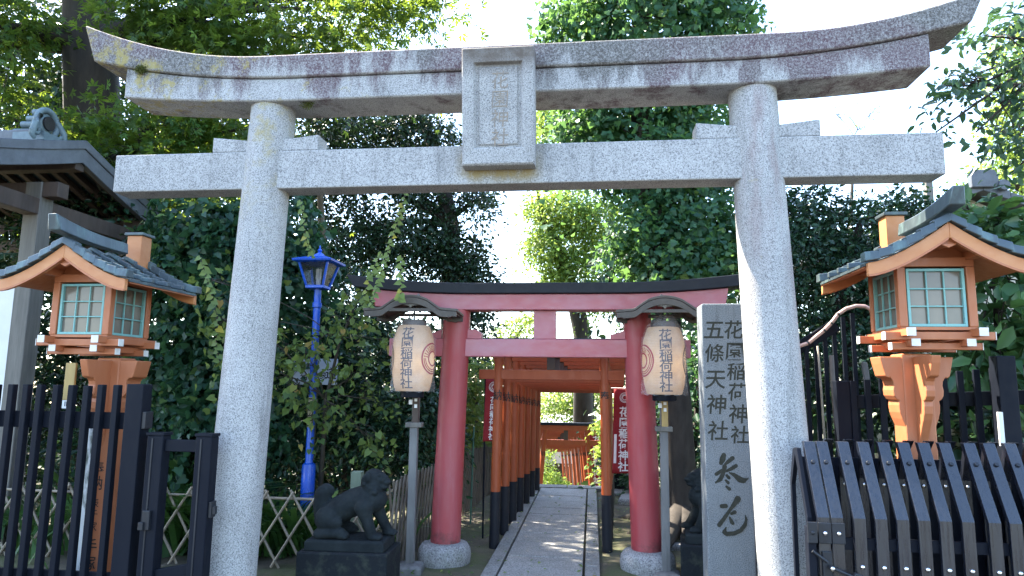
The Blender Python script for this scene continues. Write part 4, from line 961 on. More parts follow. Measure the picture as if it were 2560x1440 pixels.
for (xa, ya), (xb, yb), r, mt, lb in (((2079, 888), (2100, 1140), .02, 'bamboo_old', 'thick bare bamboo pole propped before the black screen'), ((2045, 865), (2078, 1140), .009, 'bamboo', 'thin crooked cane hanging before the black screen')):
    a, b = U(xa, ya, 5.55), U(xb, yb, 5.5); b.z = 0; pts = [a.lerp(b, i/5)+Vector((random.uniform(-.008, .008), 0, 0)) for i in range(6)]
    tag(MB().tube(pts, r, 10).build('bamboo_pole', mt, None, smooth=1), lb, 'pole')
for (xa, ya), (xb, yb), w, mt, lb in (((2123, 973), (2133, 1070), .034, 'greywood', 'short split grey plank fixed in the screen middle'), ((2160, 906), (2170, 964), .042, 'polewood', 'pale square timber end standing above the fence corner')):
    a, b = U(xa, ya, 5.5), U(xb, yb, 5.48); tag(MB().bar(b, a, w, .03).build('plank', mt, None, bevel=.003), lb, 'plank')

# ================================================================== white sign in the shrubs, banners, stones
t = thing('direction_sign', 'white sign with black lettering half hidden in the shrub behind the blue lamp', 'sign', (-2.87, 6.92, 1.51))
sg = MB().box(-.24, -.008, 0, .24, .008, .27).build('sign_board', 'signwhite', t, bevel=.004)
letters('lettering', [('神', -.145, .20, .085), ('社', -.055, .20, .085), ('神', -.12, .07, .085), ('社', -.03, .07, .085), ('参', .075, .09, .11), ('道', .175, .12, .13)], 'ink', sg, None, -.0095, off=.014)
MB().box(-.02, .009, -1.5, .02, .04, .25).build('sign_post', 'greywood', t)
def banner(label, x, y, z0, z1, w, body, marks, lean=0, rz=0, strips=True):
    t = thing('shrine_banner', label, 'banner', (x, y, z0), rz, 'red shrine banners'); H = z1-z0
    fn0 = lambda u, v: (u+lean*(H-v)/H, .018*math.sin(u*14+v*2.2)+.012*math.sin(v*5), v)
    m = MB(); nu, nv = 8, 16
    for j in range(nv+1):
        for i in range(nu+1): m.v.append(fn0(-w/2+w*i/nu, H*j/nv))
    m.f = [(j*(nu+1)+i, j*(nu+1)+i+1, (j+1)*(nu+1)+i+1, (j+1)*(nu+1)+i) for j in range(nv) for i in range(nu)]
    c = m.build('cloth', 'redcloth', t, smooth=1); sd = c.modifiers.new('th', 'SOLIDIFY'); sd.thickness = .002
    fn = lambda u, v: (fn0(u, v)[0], fn0(u, v)[1]-.004, v)
    if marks: arcs('crest', crest(0, H-.09, .055), 'whitep', c, fn, cut=.03)
    s = min(w*.62, (H-.2)/len(body)); letters('lettering', [(ch, 0.0, H-.19-s*(i+.45), s*.98) for i, ch in enumerate(body)], 'whitep', c, fn, off=.02, cut=.03)
    if strips:
        bm = bmesh.new()
        for a, b, p, q in ((w*.26, H*.32, w*.42, H*.82), (-w*.44, H*.12, -w*.32, H*.46)): bm.faces.new([bm.verts.new((u, 0, v)) for u, v in ((a, b), (p, b), (p, q), (a, q))])
        fs = lambda u, v: (fn0(u, v)[0], fn0(u, v)[1]-.006, v); bend(bm, fs, 0, .03); bmout('paper_strip', bm, 'whitep', c)
        ft = lambda u, v: (fn0(u, v)[0], fn0(u, v)[1]-.008, v)
        letters('small_lettering', [(ch, w*.34, H*.79-.055*i, .036) for i, ch in enumerate('令和六年一月吉日')], 'ink', LAST, ft, off=.01, cut=.03)
    if strips: MB().tube([(w/2+.03, .03, -z0-.05), (w/2+.0, .03, H+.06)], .012, 10).build('pole', 'bluepole', t, smooth=50)
    if not strips: MB().tube([(-w/2-.01, .03, -z0-.05), (-w/2-.01, .03, H+.06)], .010, 10).build('pole', 'blackmetal', t, smooth=50)
    MB().tube([(w/2+.01, .03, H+.01), (-w/2+lean, .02, H+.012)], .006, 8).build('cross_rod', 'whitep', t, smooth=50)
    return t
banner('red shrine banner with white lettering and paper strips right of the tunnel mouth', .36, 7.7, .60, 1.50, .24, '花園稲荷神社', True, -.03)
banner('red shrine banner glimpsed between the left tunnel posts', -1.03, 8.5, .55, 1.50, .24, '花園稲荷神社', True, 0, 0, False)
banner('red shrine banner left of the tunnel mouth, mostly cloth edge', -1.02, 7.2, .95, 1.60, .18, '花園稲荷神社', True, -.02, .0, False)
b4 = banner('small red shrine banner beside the lower orange gates', .10, 13.6, -.6, .75, .36, '花園稲荷神社', False, 0, 0, False)
b4.scale = (1, 1, 1)
o = MB().lathe([(.12, -.05), (.125, .12), (.12, .24), (.09, .25), (.085, .34), (.10, .35), (.10, .40)], 20).build('stone_basin', 'old_stone', None, G(1546, 1228), smooth=40); o.location.z = -.05; tag(o, 'dark round stone basin beyond the right tunnel posts', 'basin')
for i, (px, py, sx, sy, lb) in enumerate(((1545, 1228, .26, .5, 'flat dark slab lying by the round stone basin'), (1580, 1252, .2, .3, 'second flat slab nearer the tree roots'), (1700, 1372, .10, .08, 'small sunlit stone at the foot of the bark trunk'))):
    p = G(px, py); o = MB().loft([[(a*sx*q, b*sy*q, z) for a, b in ((-1, -.7), (.8, -1), (1, .6), (-.7, 1))] for z, q in ((-.03, 1), (.03, .98), (.05, .85))]).build('flat_stone', 'gr_base' if i < 2 else 'gr_kerb', None, p, bevel=.01); tag(o, lb, 'stone')

# ================================================================== pavilion on the left
t = thing('wooden_pavilion', 'dark timber pavilion with curved copper roof and grey ridge ornament', 'pavilion', (-5.42, 6.0, 0))
MB().box(-.085, -.085, -.05, .085, .085, 3.45).build('post', 'greywood', t, bevel=.008)
MB().box(-1.6, -.05, .5, -.09, .03, 2.42).build('wall_panel', 'plaster', t); MB().box(-1.7, -.06, 2.421, -.09, .05, 2.56).build('wall_rail', 'brownwood', t, bevel=.006); MB().box(-1.7, -.06, .3, -.09, .05, .499).build('wall_rail', 'brownwood', t, bevel=.006)
MB().box(-2.6, -.07, 3.30, .25, .07, 3.45).build('purlin', 'brownwood', t, bevel=.006); MB().box(-.08, -1.2, 3.12, .08, 1.7, 3.28).build('tie_beam', 'brownwood', t, bevel=.006)
MB().box(-2.6, 1.3, 3.05, .25, 1.44, 3.19).build('purlin', 'brownwood', t, bevel=.006); MB().box(-.085, 1.3, -.05, .085, 1.47, 3.05).build('post', 'greywood', t, bevel=.008)
pz = lambda s: 3.93-.46*(1-(1-abs(s))**1.15)
ridge_y, hw = .30, 1.45; SS = np.linspace(-1, 1, 25)
GX = .17
rf = MB().loft([[(x, ridge_y+s*hw, pz(s)+d) for x, d in ((GX, 0), (-3.2, 0), (-3.2, .05), (GX, .05))] for s in SS]).build('roof', 'copper', t, smooth=35)
m = MB()
for x in np.arange(GX-.25, -3.2, -.28): m.loft([[(x+q, ridge_y+s*hw, pz(s)+d) for q, d in ((-.012, .05), (.012, .05), (.012, .068), (-.012, .068))] for s in SS])
m.build('roof_seams', 'copper', rf)
MB().loft([[(x, ridge_y+s*hw*.99, pz(s)+d) for x, d in ((GX+.012, -.17), (GX-.06, -.17), (GX-.06, -.01), (GX+.012, -.01))] for s in SS]).build('bargeboard', 'tilegrey', t, smooth=35, bevel=.006)
MB().loft([[(x, ridge_y+s*hw*1.0, pz(s)+d) for x, d in ((GX+.03, -.02), (GX-.05, -.02), (GX-.05, .075), (GX+.03, .075))] for s in SS]).build('verge', 'tilegrey', rf, smooth=35, bevel=.008)
m = MB()
for x in np.arange(GX-.16, -3, -.20): m.loft([[(x+q, ridge_y+s*hw*.96, pz(s)+d) for q, d in ((-.03, -.07), (.03, -.07), (.03, -.004), (-.03, -.004))] for s in np.linspace(-1, 1, 9)])
m.build('rafters', 'brownwood', t)
for yy in (-.95, .30, 1.45): MB().box(-2.5, yy-.06, pz((yy-ridge_y)/hw)-.25, GX-.02, yy+.06, pz((yy-ridge_y)/hw)-.09).build('purlin', 'brownwood', t, bevel=.006)
MB().box(-3.2, ridge_y-.09, 3.96, -.36, ridge_y+.09, 4.12).build('ridge', 'tilegrey', rf, bevel=.02)
orn = MB(); ox, oy, oz = -.34, ridge_y, 4.03
orn.box(ox-.22, oy-.11, oz-.04, ox+.14, oy+.11, oz+.05)
for k in range(26):
    a = PI*(-.2+1.4*k/25); orn.ball((ox+.06, oy-.135*math.cos(a), oz+.17+.14*math.sin(a)), .034, (1, 1, 1), 8, 6)
orn.ball((ox+.045, oy, oz+.17), .10, (.35, 1, 1.1), 14, 10)
for q, z in ((.30, .06), (.22, .14), (.16, .20), (.10, .27)): orn.tube([(ox+.05, oy, oz+z+.02), (ox-q, oy, oz+z+.03)], .038, 12)
for sy in (-1, 1):
    for k in range(9): a = k*.62; orn.ball((ox+.10-.0*k, oy+sy*(.17+.055*math.cos(a)*(1-k/12)), oz+.03+.055*math.sin(a)*(1-k/12)), .024, (1, 1, 1), 8, 6)
    orn.tube([(ox+.08, oy+sy*.12, oz+.22), (ox+.10, oy+sy*.19, oz+.12), (ox+.10, oy+sy*.22, oz-.02), (ox+.10, oy+sy*.18, oz-.05)], [.03, .035, .03, .02], 10)
ornament = orn.build('ridge_ornament', 'tileblue', rf, smooth=60)
MB().lathe([(.06, 0), (.075, .01), (.075, .03)], 20).build('dark_boss', 'ink', ornament, smooth=40)
bb = LAST; bb.rotation_euler = (0, PI/2, 0); bb.location = (ox+.065, oy, oz+.17)

# ================================================================== tiled house at the far right, roof beyond the tunnel
P0 = U(2452, 468, 9.2)
t = thing('tiled_house', 'grey tiled roof house peeping above the shrubs at the far right', 'house', (P0.x, P0.y, 0))
zr = P0.z-.03; qz = lambda s: zr-.95*(1-(1-abs(s))**1.12)
MB().loft([[(s*2.3+.0, y, qz(s)+d) for y, d in ((0, 0), (5, 0), (5, .07), (0, .07))] for s in np.linspace(-1, 1, 17)]).build('roof', 'tilegrey', t, smooth=35)
rf = LAST
for sgn in (-1, 1):
    m = MB()
    for i in range(14):
        a, b = i/14, (i+1)/14; m.loft([[(sgn*a*2.3, y, qz(a)+d) for y, d in ((-.06, -.03), (.12, -.03), (.12, .09), (-.06, .09))], [(sgn*b*2.3, y, qz(b)+d+.015) for y, d in ((-.06, -.03), (.12, -.03), (.12, .095), (-.06, .095))]])
    m.build('verge_tiles', 'tilegrey', rf, bevel=.008)
MB().prism([(-1.7, .0), (1.7, 0), (1.7, qz(.75)-.09), (.9, qz(.4)-.09), (0, zr-.08), (-.9, qz(.4)-.09), (-1.7, qz(.75)-.09)], .25, .35).build('gable_wall', 'cream', t)
MB().prism([(-.17, zr), (.17, zr), (.17, zr+.16), (.12, zr+.24), (-.12, zr+.24), (-.17, zr+.16)], -.12, -.02).build('ridge_end_tile', 'tilegrey', rf, bevel=.012)
MB().lathe([(.07, -.03), (.08, 0), (.07, .03)], 18).build('round_tile', 'tilegrey', rf, smooth=40); q = LAST; q.rotation_euler = (PI/2, 0, 0); q.location = (.22, -.12, zr+.02)
MB().box(-.45, .5, zr-.5, -.36, .6, zr+.30).build('vent_pipe', 'greywood', rf, bevel=.005)
PB = U(1378, 1150, 27)
t = thing('distant_hall', 'low hall with sunlit pale roof seen through the lower tunnel', 'building', (PB.x, PB.y, 0))
zz = PB.z
MB().prism([(0, zz+.55), (2.0, zz+1.6), (4, zz+1.6), (4, zz-.1), (0, zz-.12)], -2.4, 2.2, 'x').build('roof', 'tin', t)
MB().box(-2.1, .35, zz-2.2, 1.9, 4, zz-.13).build('wall', 'brownwood', t); m = MB()
for k in range(22): m.cbox((-2.3+.2*k, -.02, zz-.2), (.06, .06, .06))
m.build('rafter_ends', 'whitep', t)
o = MB().box(-.28, -.2, 0, .28, .2, .55).build('post_box', 'greywood', None, U(1408, 1215, 15.5), bevel=.01); o.location.z = -2.1; o.scale = (.7, .7, 1.9); tag(o, 'pale wooden box at the foot of the lower tunnel', 'box')

# ================================================================== vegetation
def B(px, py, Z, rx, ry, rz): return (U(px, py, Z), rx, ry, rz)
def TR(*pts): return [(Vector(p), r) for p, r in pts]
# 1 big maple at the upper left
b0 = U(235, 1300, 9.3); b0.z = 0
plant('maple_tree', 'big maple with dark trunk spreading over the upper left of the stone torii', 'tree', b0,
      [B(-60, 60, 8.3, .9, 1.1, .8), B(470, 30, 8.6, 1.0, 1.2, .55), B(760, 20, 8.2, 1.3, 1.1, .55), B(960, -15, 7.9, .65, .8, .28), B(400, 300, 8.6, .9, .9, .5), B(40, 300, 8.4, .9, .9, .6),
       B(560, 330, 8.8, 1.0, .8, .45), B(640, 140, 9.2, 1.2, .9, .5), B(850, 100, 9.0, .5, .7, .32), B(1110, -10, 7.8, .42, .5, .14), B(150, 430, 8.6, 1.1, .8, .4), B(500, 440, 8.9, 1.0, .8, .35), B(250, -330, 9.6, 2.2, 1.4, .5), B(430, -190, 9.2, 1.5, 1.2, .55), B(120, -190, 9.2, 1.4, 1.2, .6), B(-300, -250, 8.8, 1.6, 1.6, .9), B(-350, 150, 8.6, 1.3, 1.5, .9), B(50, -350, 9, 1.6, 1.4, .7)],  # crown blobs above the frame are added to shade the left foliage
      1500, 28, .19, .078, 'maple', 'lf_maple', TR((b0-Vector((0, 0, .2)), .50), (b0+Vector((0, 0, 1.5)), .40), (U(240, 500, 9.3), .36), (U(225, 120, 9.3), .33), (U(215, -200, 9.4), .28), (U(300, -600, 9.5), .2)), limbs=7, twig=.014, up=.72, droop=.35, flat=.2, shell=.35)
# 2 dark evergreen in the middle
b0 = U(1120, 1200, 12.0); b0.z = -.6
plant('evergreen_tree', 'dark evergreen with gaps of sky rising behind the blue lamp', 'tree', b0,
      [B(880, 330, 11.5, 1.1, .9, .6), B(1040, 330, 12, .9, .8, .7), B(1010, 600, 11.6, 1.0, .9, .75), B(860, 590, 11.2, .8, .8, .8), B(1140, 620, 11.8, .75, .7, .5), B(1190, 500, 11.8, .42, .5, .42), B(1040, 480, 11.8, .6, .7, .4),
       B(1190, 690, 11.6, .42, .5, .4), B(820, 440, 11, .7, .7, .5), B(1190, 800, 11.4, .28, .4, .5), B(780, 680, 10.8, .6, .6, .6), B(1170, 900, 11.2, .4, .4, .5)],
      1050, 38, .16, .074, 'diamond', 'lf_dark', TR((b0, .24), (U(1130, 800, 12), .2), (U(1125, 560, 12), .16), (U(1110, 480, 12), .14), (U(1060, 300, 12), .09)), limbs=5, up=.5, shell=.3)
tag(bpy.data.objects.new('x', None)) if False else None
b0 = U(812, 1200, 10.2); b0.z = 0
plant('slim_tree', 'slim bare stemmed tree just behind the blue lamp head', 'tree', b0, [B(790, 300, 10.3, .6, .6, .5), B(830, 250, 10.3, .5, .5, .4)], 60, 26, .16, .08, 'diamond', 'lf_dark',
      TR((b0, .075), (U(812, 800, 10.2), .06), (U(808, 620, 10.2), .052), (U(800, 480, 10.2), .045), (U(795, 320, 10.2), .03)), bark='barkpale', limbs=3)
# 3 ginkgo column on the right
b0 = U(1702, 1388, 7.1); b0.z = 0
plant('ginkgo_tree', 'tall leafy ginkgo with thick bark trunk behind the right paper lantern', 'tree', b0,
      [B(1610, 40, 8.0, 1.05, .8, .8), B(1440, 50, 8.1, .45, .6, .5), B(1780, 60, 8.2, .5, .7, .6), B(1590, 230, 8.1, .95, .8, .5), B(1480, 330, 8.2, .5, .6, .33), B(1740, 330, 8.2, .5, .6, .55), B(1650, 420, 8.0, .7, .8, .5),
       B(1740, 520, 7.8, .62, .6, .6), B(1640, 590, 7.8, .6, .7, .45), B(1700, 650, 7.5, .55, .5, .35), B(1830, 600, 7.9, .45, .5, .5), B(1640, -200, 8.2, 1.0, .9, .8)],
      1200, 32, .13, .064, 'fan', 'lf_ginkgo', TR((b0-Vector((0, 0, .1)), .30), (b0+Vector((0, 0, .18)), .21), (b0+Vector((0, .02, .6)), .18), (U(1688, 1000, 7.2), .165), (U(1655, 700, 7.6), .15), (U(1605, 340, 8.0), .13), (U(1600, 0, 8.2), .1), (U(1620, -300, 8.3), .06)), limbs=5, up=.35, droop=.5, shell=.5)
rt = bpy.data.objects['ginkgo_tree']; m = MB()
for ex, ey in ((1548, 1290), (1570, 1330), (1640, 1400), (1760, 1400), (1600, 1270)):
    e = G(ex, ey)-b0; m.tube([Vector((0, 0, .32)), Vector((e.x*.35, e.y*.35, .13)), Vector((e.x*.7, e.y*.7, .045)), Vector((e.x, e.y, -.03))], [.13, .085, .055, .03], 9)
m.build('root', 'bark', rt, smooth=1)
# 4 lighter tree behind between the two
b0 = U(1455, 1150, 19.5); b0.z = -3.4
plant('pale_tree', 'sunlit yellow green tree seen between the dark evergreen and the ginkgo', 'tree', b0,
      [B(1400, 520, 19.5, 1.15, 0.91, 0.74), B(1360, 610, 19.2, 0.61, 0.65, 0.54), B(1430, 660, 19.4, 0.81, 0.78, 0.47), B(1500, 570, 19.6, 1.08, 0.91, 0.94), B(1390, 700, 19.4, 0.47, 0.65, 0.27), B(1500, 730, 19.4, 0.81, 0.65, 0.41), B(1360, 300, 20, 0.47, 0.52, 0.68)],
      760, 32, .22, .10, 'diamond', 'lf_light', TR((b0, .3), (U(1458, 850, 19.5), .26), (U(1440, 760, 19.5), .24), (U(1385, 600, 19.5), .17), (U(1345, 520, 19.5), .12)), limbs=5, up=.5, shell=.35)
b0 = U(1295, 1180, 19); b0.z = -3.4
plant('pale_tree', 'small sunlit tree top showing left of the red torii centre strut', 'tree', b0, [B(1290, 830, 19, .75, .6, .45), B(1330, 800, 19.4, .4, .5, .35), B(1250, 870, 19, .5, .5, .3), B(1330, 880, 19, .8, .7, .4)], 140, 26, .17, .09, 'diamond', 'lf_light',
      TR((b0, .16), (U(1295, 950, 19), .1), (U(1292, 840, 19), .06)), limbs=4)
# bright trees beyond the end of the tunnel
b0 = U(1465, 1180, 24); b0.z = -3.4
plant('pale_tree', 'bright broad tree framed by the far end of the vermilion tunnel', 'tree', b0, [B(1380, 1010, 24, .9, .8, .5), B(1440, 1030, 24, .8, .8, .45), B(1500, 1000, 24.5, .9, .8, .6), B(1430, 950, 24.5, 1.2, .8, .6), B(1370, 1090, 26, .8, .8, .35), B(1350, 1130, 20, .35, .3, .35)], 330, 26, .2, .1, 'diamond', 'lf_light',
      TR((b0, .3), (U(1468, 1060, 24), .26), (U(1470, 930, 24), .2)), limbs=4)
for i, (px, py, Z, r, lb) in enumerate(((1368, 1200, 17.5, .42, 'sunlit yellow green bush at the foot of the lower tunnel'), (1540, 1150, 11.5, .42, 'sunlit bush behind the right banner and stone basin'), (1555, 1060, 11.8, .45, 'taller lit bush above the right red banner foot'))):
    c = U(px, py, Z); b0 = Vector((c.x, c.y, ground_z(c.x, c.y)))
    plant('bush', lb, 'bush', b0, [(c, r, r*.8, r), (c+Vector((.25, .2, -.3)), r*.8, r*.8, r*.8)], 70, 22, .11, .08, 'diamond', 'lf_light', TR((b0, .03), (c, .015)), limbs=3, stem='stem', crown='foliage', twig=.006)
# 5 sparse distant tree
b0 = U(2130, 900, 22); b0.z = 0
plant('sparse_tree', 'thin sparse twigs of a distant tree against the white sky over the tie beam', 'tree', b0, [B(2190, 270, 22, .6, .4, .35), B(2090, 285, 22, .55, .4, .3), B(2150, 320, 22, .5, .4, .2)], 46, 5, .13, .075, 'diamond', 'lf_light', TR((b0, .12), (U(2125, 600, 22), .08), (U(2135, 340, 22), .025)), limbs=12, twig=.008)
# 6 cherry branches entering from the right
b0 = U(2900, 1300, 6.6); b0.z = 0
plant('cherry_tree', 'dark cherry branches reaching in from the right edge past the beam end', 'tree', b0,
      [B(2470, 90, 6.0, .40, .35, .16), B(2560, 40, 6.1, .5, .35, .16), B(2420, 190, 6.0, .30, .25, .05), B(2400, 235, 5.9, .35, .3, .09), B(2500, 260, 6.0, .35, .3, .10), B(2560, 240, 6.1, .3, .3, .12), B(2440, 330, 5.9, .40, .3, .05), B(2540, 350, 6.0, .35, .3, .06), B(2560, 150, 6.0, .3, .3, .1), B(2350, 215, 5.9, .18, .2, .05), B(2340, 330, 5.8, .14, .15, .03), B(2530, 430, 6.2, .3, .3, .08), B(2680, 100, 6.2, .6, .5, .4)],
      100, 11, .09, .085, 'oval', 'lf_cherry', TR((b0, .17), (U(2900, 800, 6.6), .15), (U(2850, 420, 6.5), .12), (U(2760, 280, 6.4), .07), (U(2700, 150, 6.3), .05)), limbs=6, twig=.007, up=.5, droop=.5, shell=.2)
b0 = U(2230, 600, 5.3)
# 7 pale tree far right
b0 = U(2600, 900, 13); b0.z = 0
plant('pale_tree', 'large sunlit yellow green tree behind the cherry branches at the right edge', 'tree', b0, [B(2580, 180, 13, .9, .8, 1.0), B(2520, 330, 13, .6, .6, .6), B(2560, 440, 13, .9, .8, .5), B(2480, 440, 13.5, .4, .4, .25), B(2540, 120, 13, .35, .5, .5), B(2650, 300, 13, 1.0, .9, 1.5), B(2450, 440, 13.6, .28, .3, .2)], 330, 26, .17, .09, 'diamond', 'lf_light', TR((b0, .25), (U(2600, 500, 13), .2), (U(2590, 250, 13), .1)), limbs=4)
# shrubs on the right
b0 = U(2120, 900, 7.4); b0.z = 0
plant('camellia', 'dark glossy camellia hedge bush behind the right stone pillar', 'shrub', b0,
      [B(2060, 560, 7.4, .55, .5, .40), B(2180, 560, 7.4, .6, .5, .36), B(2280, 540, 7.6, .45, .5, .30), B(2060, 700, 7.3, .6, .5, .5), B(2200, 720, 7.4, .6, .5, .5), B(1990, 620, 7.4, .4, .45, .6), B(2300, 640, 7.6, .5, .5, .4), B(2080, 880, 7.2, .6, .5, .5), B(2240, 900, 7.3, .6, .5, .5), B(2000, 520, 7.5, .4, .4, .3), B(2380, 600, 7.8, .5, .4, .4)],
      560, 36, .13, .06, 'oval', 'lf_camellia', TR((b0, .08), (U(2110, 700, 7.4), .06), (U(2150, 560, 7.4), .035)), limbs=4, twig=.008, stem='stem', crown='foliage', shell=.6)
b0 = U(2480, 900, 6.4); b0.z = 0
plant('broad_leaf_shrub', 'light green broad leaved shrub behind the right post lantern roof', 'shrub', b0,
      [B(2520, 560, 6.3, .38, .35, .22), B(2440, 560, 6.5, .35, .3, .2), B(2540, 700, 6.1, .35, .35, .35), B(2500, 830, 6.0, .40, .35, .30), B(2580, 840, 6.0, .3, .3, .4), B(2400, 520, 6.8, .2, .2, .12), B(2440, 880, 6.1, .35, .3, .22), B(2560, 620, 6.2, .3, .3, .3)],
      120, 10, .15, .17, 'oval', 'lf_big', TR((b0, .05), (U(2490, 700, 6.3), .03), (U(2490, 560, 6.4), .018)), limbs=4, twig=.007, stem='stem', crown='foliage', up=.6, droop=.6)
# ivy mass left of the left pillar
b0 = U(480, 1200, 7.2); b0.z = 0
plant('ivy_bank', 'tall bank of dark ivy left of the left stone pillar', 'ivy', b0,
      [B(470, 560, 7.3, .45, .4, .35), B(560, 600, 7.3, .4, .4, .4), B(480, 720, 7.1, .5, .4, .45), B(570, 760, 7.1, .4, .4, .5), B(440, 880, 7.0, .5, .4, .4), B(540, 930, 7.0, .5, .4, .4), B(620, 620, 7.4, .5, .4, .5), B(700, 560, 7.6, .5, .4, .5), B(720, 680, 7.5, .5, .4, .5), B(430, 620, 7.4, .3, .3, .3), B(480, 1040, 6.9, .55, .4, .4), B(600, 1060, 6.9, .5, .4, .4)],
      640, 28, .12, .075, 'heart', 'lf_ivy', TR((b0, .07), (U(485, 800, 7.2), .05), (U(500, 600, 7.3), .03)), limbs=4, twig=.007, stem='stem', crown='foliage', up=.15, droop=.7, shell=.7)
b0 = U(250, 1200, 8.0); b0.z = 0
plant('dark_shrub', 'dark green shrub mass behind the lettered post lantern', 'shrub', b0,
      [B(160, 560, 8.2, .6, .5, .5), B(320, 520, 8.3, .6, .5, .4), B(380, 700, 8.0, .5, .5, .6), B(150, 760, 7.9, .6, .5, .6), B(300, 900, 7.8, .7, .5, .6), B(90, 950, 7.7, .7, .5, .6), B(380, 1020, 7.6, .6, .5, .5), B(180, 1120, 7.5, .8, .5, .5), B(380, 1180, 7.4, .6, .5, .4), B(560, 1180, 7.4, .6, .5, .4)],
      520, 34, .15, .074, 'oval', 'lf_camellia', TR((b0, .08), (U(255, 850, 8.0), .06), (U(260, 600, 8.2), .03)), limbs=4, twig=.008, stem='stem', crown='foliage', shell=.6)
b0 = U(860, 1250, 7.6); b0.z = 0
plant('dark_shrub', 'dark shrub mass behind the blue lamp pole and lion', 'shrub', b0,
      [B(760, 900, 7.6, .6, .4, .5), B(900, 860, 7.8, .55, .4, .5), B(980, 1000, 7.7, .6, .4, .5), B(820, 1060, 7.5, .6, .4, .5), B(720, 1100, 7.4, .5, .4, .5), B(940, 1120, 7.6, .6, .4, .4), B(1050, 1080, 7.9, .5, .4, .5), B(860, 720, 8.2, .6, .4, .4), B(1040, 900, 8.2, .5, .4, .6)],
      500, 36, .13, .066, 'oval', 'lf_camellia', TR((b0, .06), (U(880, 1000, 7.7), .04), (U(890, 820, 7.9), .02)), limbs=4, twig=.007, stem='stem', crown='foliage', shell=.6)
b0 = U(800, 1200, 6.85); b0.z = 0
plant('pale_shrub', 'loose shrub with pale yellowing leaves around the blue lamp pole', 'shrub', b0,
      [B(930, 720, 6.7, .28, .3, .22), B(880, 800, 6.7, .32, .3, .22), B(760, 870, 6.6, .32, .25, .2), B(720, 960, 6.55, .25, .25, .2), B(900, 930, 6.7, .32, .3, .22), B(840, 1030, 6.6, .32, .3, .2), B(930, 1000, 6.7, .25, .25, .2), B(560, 800, 6.5, .20, .2, .28), B(530, 700, 6.6, .16, .2, .2), B(580, 900, 6.4, .18, .2, .25), B(1000, 860, 6.8, .2, .2, .25), B(920, 1100, 6.7, .25, .25, .15), B(690, 860, 6.6, .2, .2, .25)],
      125, 8, .10, .062, 'heart', 'lf_shrub', TR((b0, .03), (U(815, 1000, 6.8), .02), (U(850, 850, 6.75), .012), (U(900, 740, 6.7), .007)), bark='twig', limbs=6, twig=.005, stem='stem', crown='foliage', up=.3, droop=.5, shell=.3)
b0 = U(1200, 1200, 9.8); b0.z = 0
plant('fence_shrub', 'green shrub over the back bamboo fence left of the tunnel', 'shrub', b0, [B(1180, 930, 9.3, .4, .4, .35), B(1190, 1050, 9.6, .35, .5, .45), B(1130, 1000, 9.0, .35, .4, .5), B(1200, 1150, 10.2, .3, .5, .3), B(1100, 930, 8.8, .3, .3, .4)],
      170, 26, .11, .07, 'oval', 'lf_shrub', TR((b0, .04), (U(1190, 1000, 9.5), .02)), bark='twig', limbs=4, twig=.005, stem='stem', crown='foliage')
b0 = U(1725, 1200, 8.6); b0.z = 0
plant('dark_shrub', 'dark layered shrub between the ginkgo trunk and the tablet', 'shrub', b0, [B(1740, 930, 8.2, .4, .4, .3), B(1770, 1050, 8.4, .5, .4, .4), B(1800, 1200, 8.6, .6, .4, .4), B(1800, 850, 8.4, .4, .4, .4), B(1600, 1150, 10, .5, .4, .5), B(1640, 950, 9.5, .5, .4, .4)],
      190, 22, .13, .09, 'oval', 'lf_ivy', TR((b0, .05), (U(1745, 950, 8.4), .02)), limbs=4, twig=.006, stem='stem', crown='foliage', up=.75, flat=.15)
# hanging vines
def vine(label, pts, n, size, mat='lf_vine'):
    pts = [Vector(p) for p in pts]; base = pts[0]; t = thing('hanging_vine', label, 'vine', base)
    MB().tube([p-base for p in pts], .0035, 5).build('stem', 'twig', t, smooth=1)
    P = []; N = []; A = []
    for i in range(n):
        f = (i+.3)/n*(len(pts)-1); k = min(len(pts)-2, int(f)); q = pts[k].lerp(pts[k+1], f-k); sd = 1 if i % 2 else -1
        P.append(tuple(q)); A.append((sd*random.uniform(.5, 1), random.uniform(-.4, .2), random.uniform(-.9, -.1))); N.append((random.uniform(-.4, .4), -1, random.uniform(-.1, .6)))
    leafmesh('leaves', np.array(P), np.array(N), np.array(A), size, 'heart' if mat == 'lf_vine' else 'oval', mat, t, base, .25); return t
vine('long hanging vine with paired leaves falling in front of the dark evergreen', [U(1018, 380, 5.7), U(1012, 490, 5.7), U(1000, 540, 5.7), U(982, 590, 5.7), U(968, 640, 5.7), U(950, 690, 5.7), U(938, 730, 5.7), U(925, 770, 5.7)], 40, .050)
vine('short vine dangling onto the left lantern stand roof', [U(1004, 640, 5.55), U(1003, 690, 5.55), U(1002, 735, 5.6), U(998, 752, 5.6)], 14, .055)
vine('thin vine dangling above the blue lamp head', [U(752, 500, 6.3), U(758, 545, 6.3), U(764, 590, 6.3), U(772, 620, 6.3), U(782, 645, 6.4)], 16, .055)
vine('yellowing vine sprig on the left tip of the black beam', [U(955, 630, 5.9), U(938, 660, 5.9), U(925, 690, 5.9), U(915, 730, 5.95), U(905, 770, 6.0)], 14, .058)
vine('pale vine trailing down the ivy left of the left pillar', [U(500, 640, 6.3), U(515, 690, 6.3), U(530, 740, 6.3), U(545, 800, 6.3), U(540, 860, 6.3), U(552, 920, 6.3)], 26, .07)
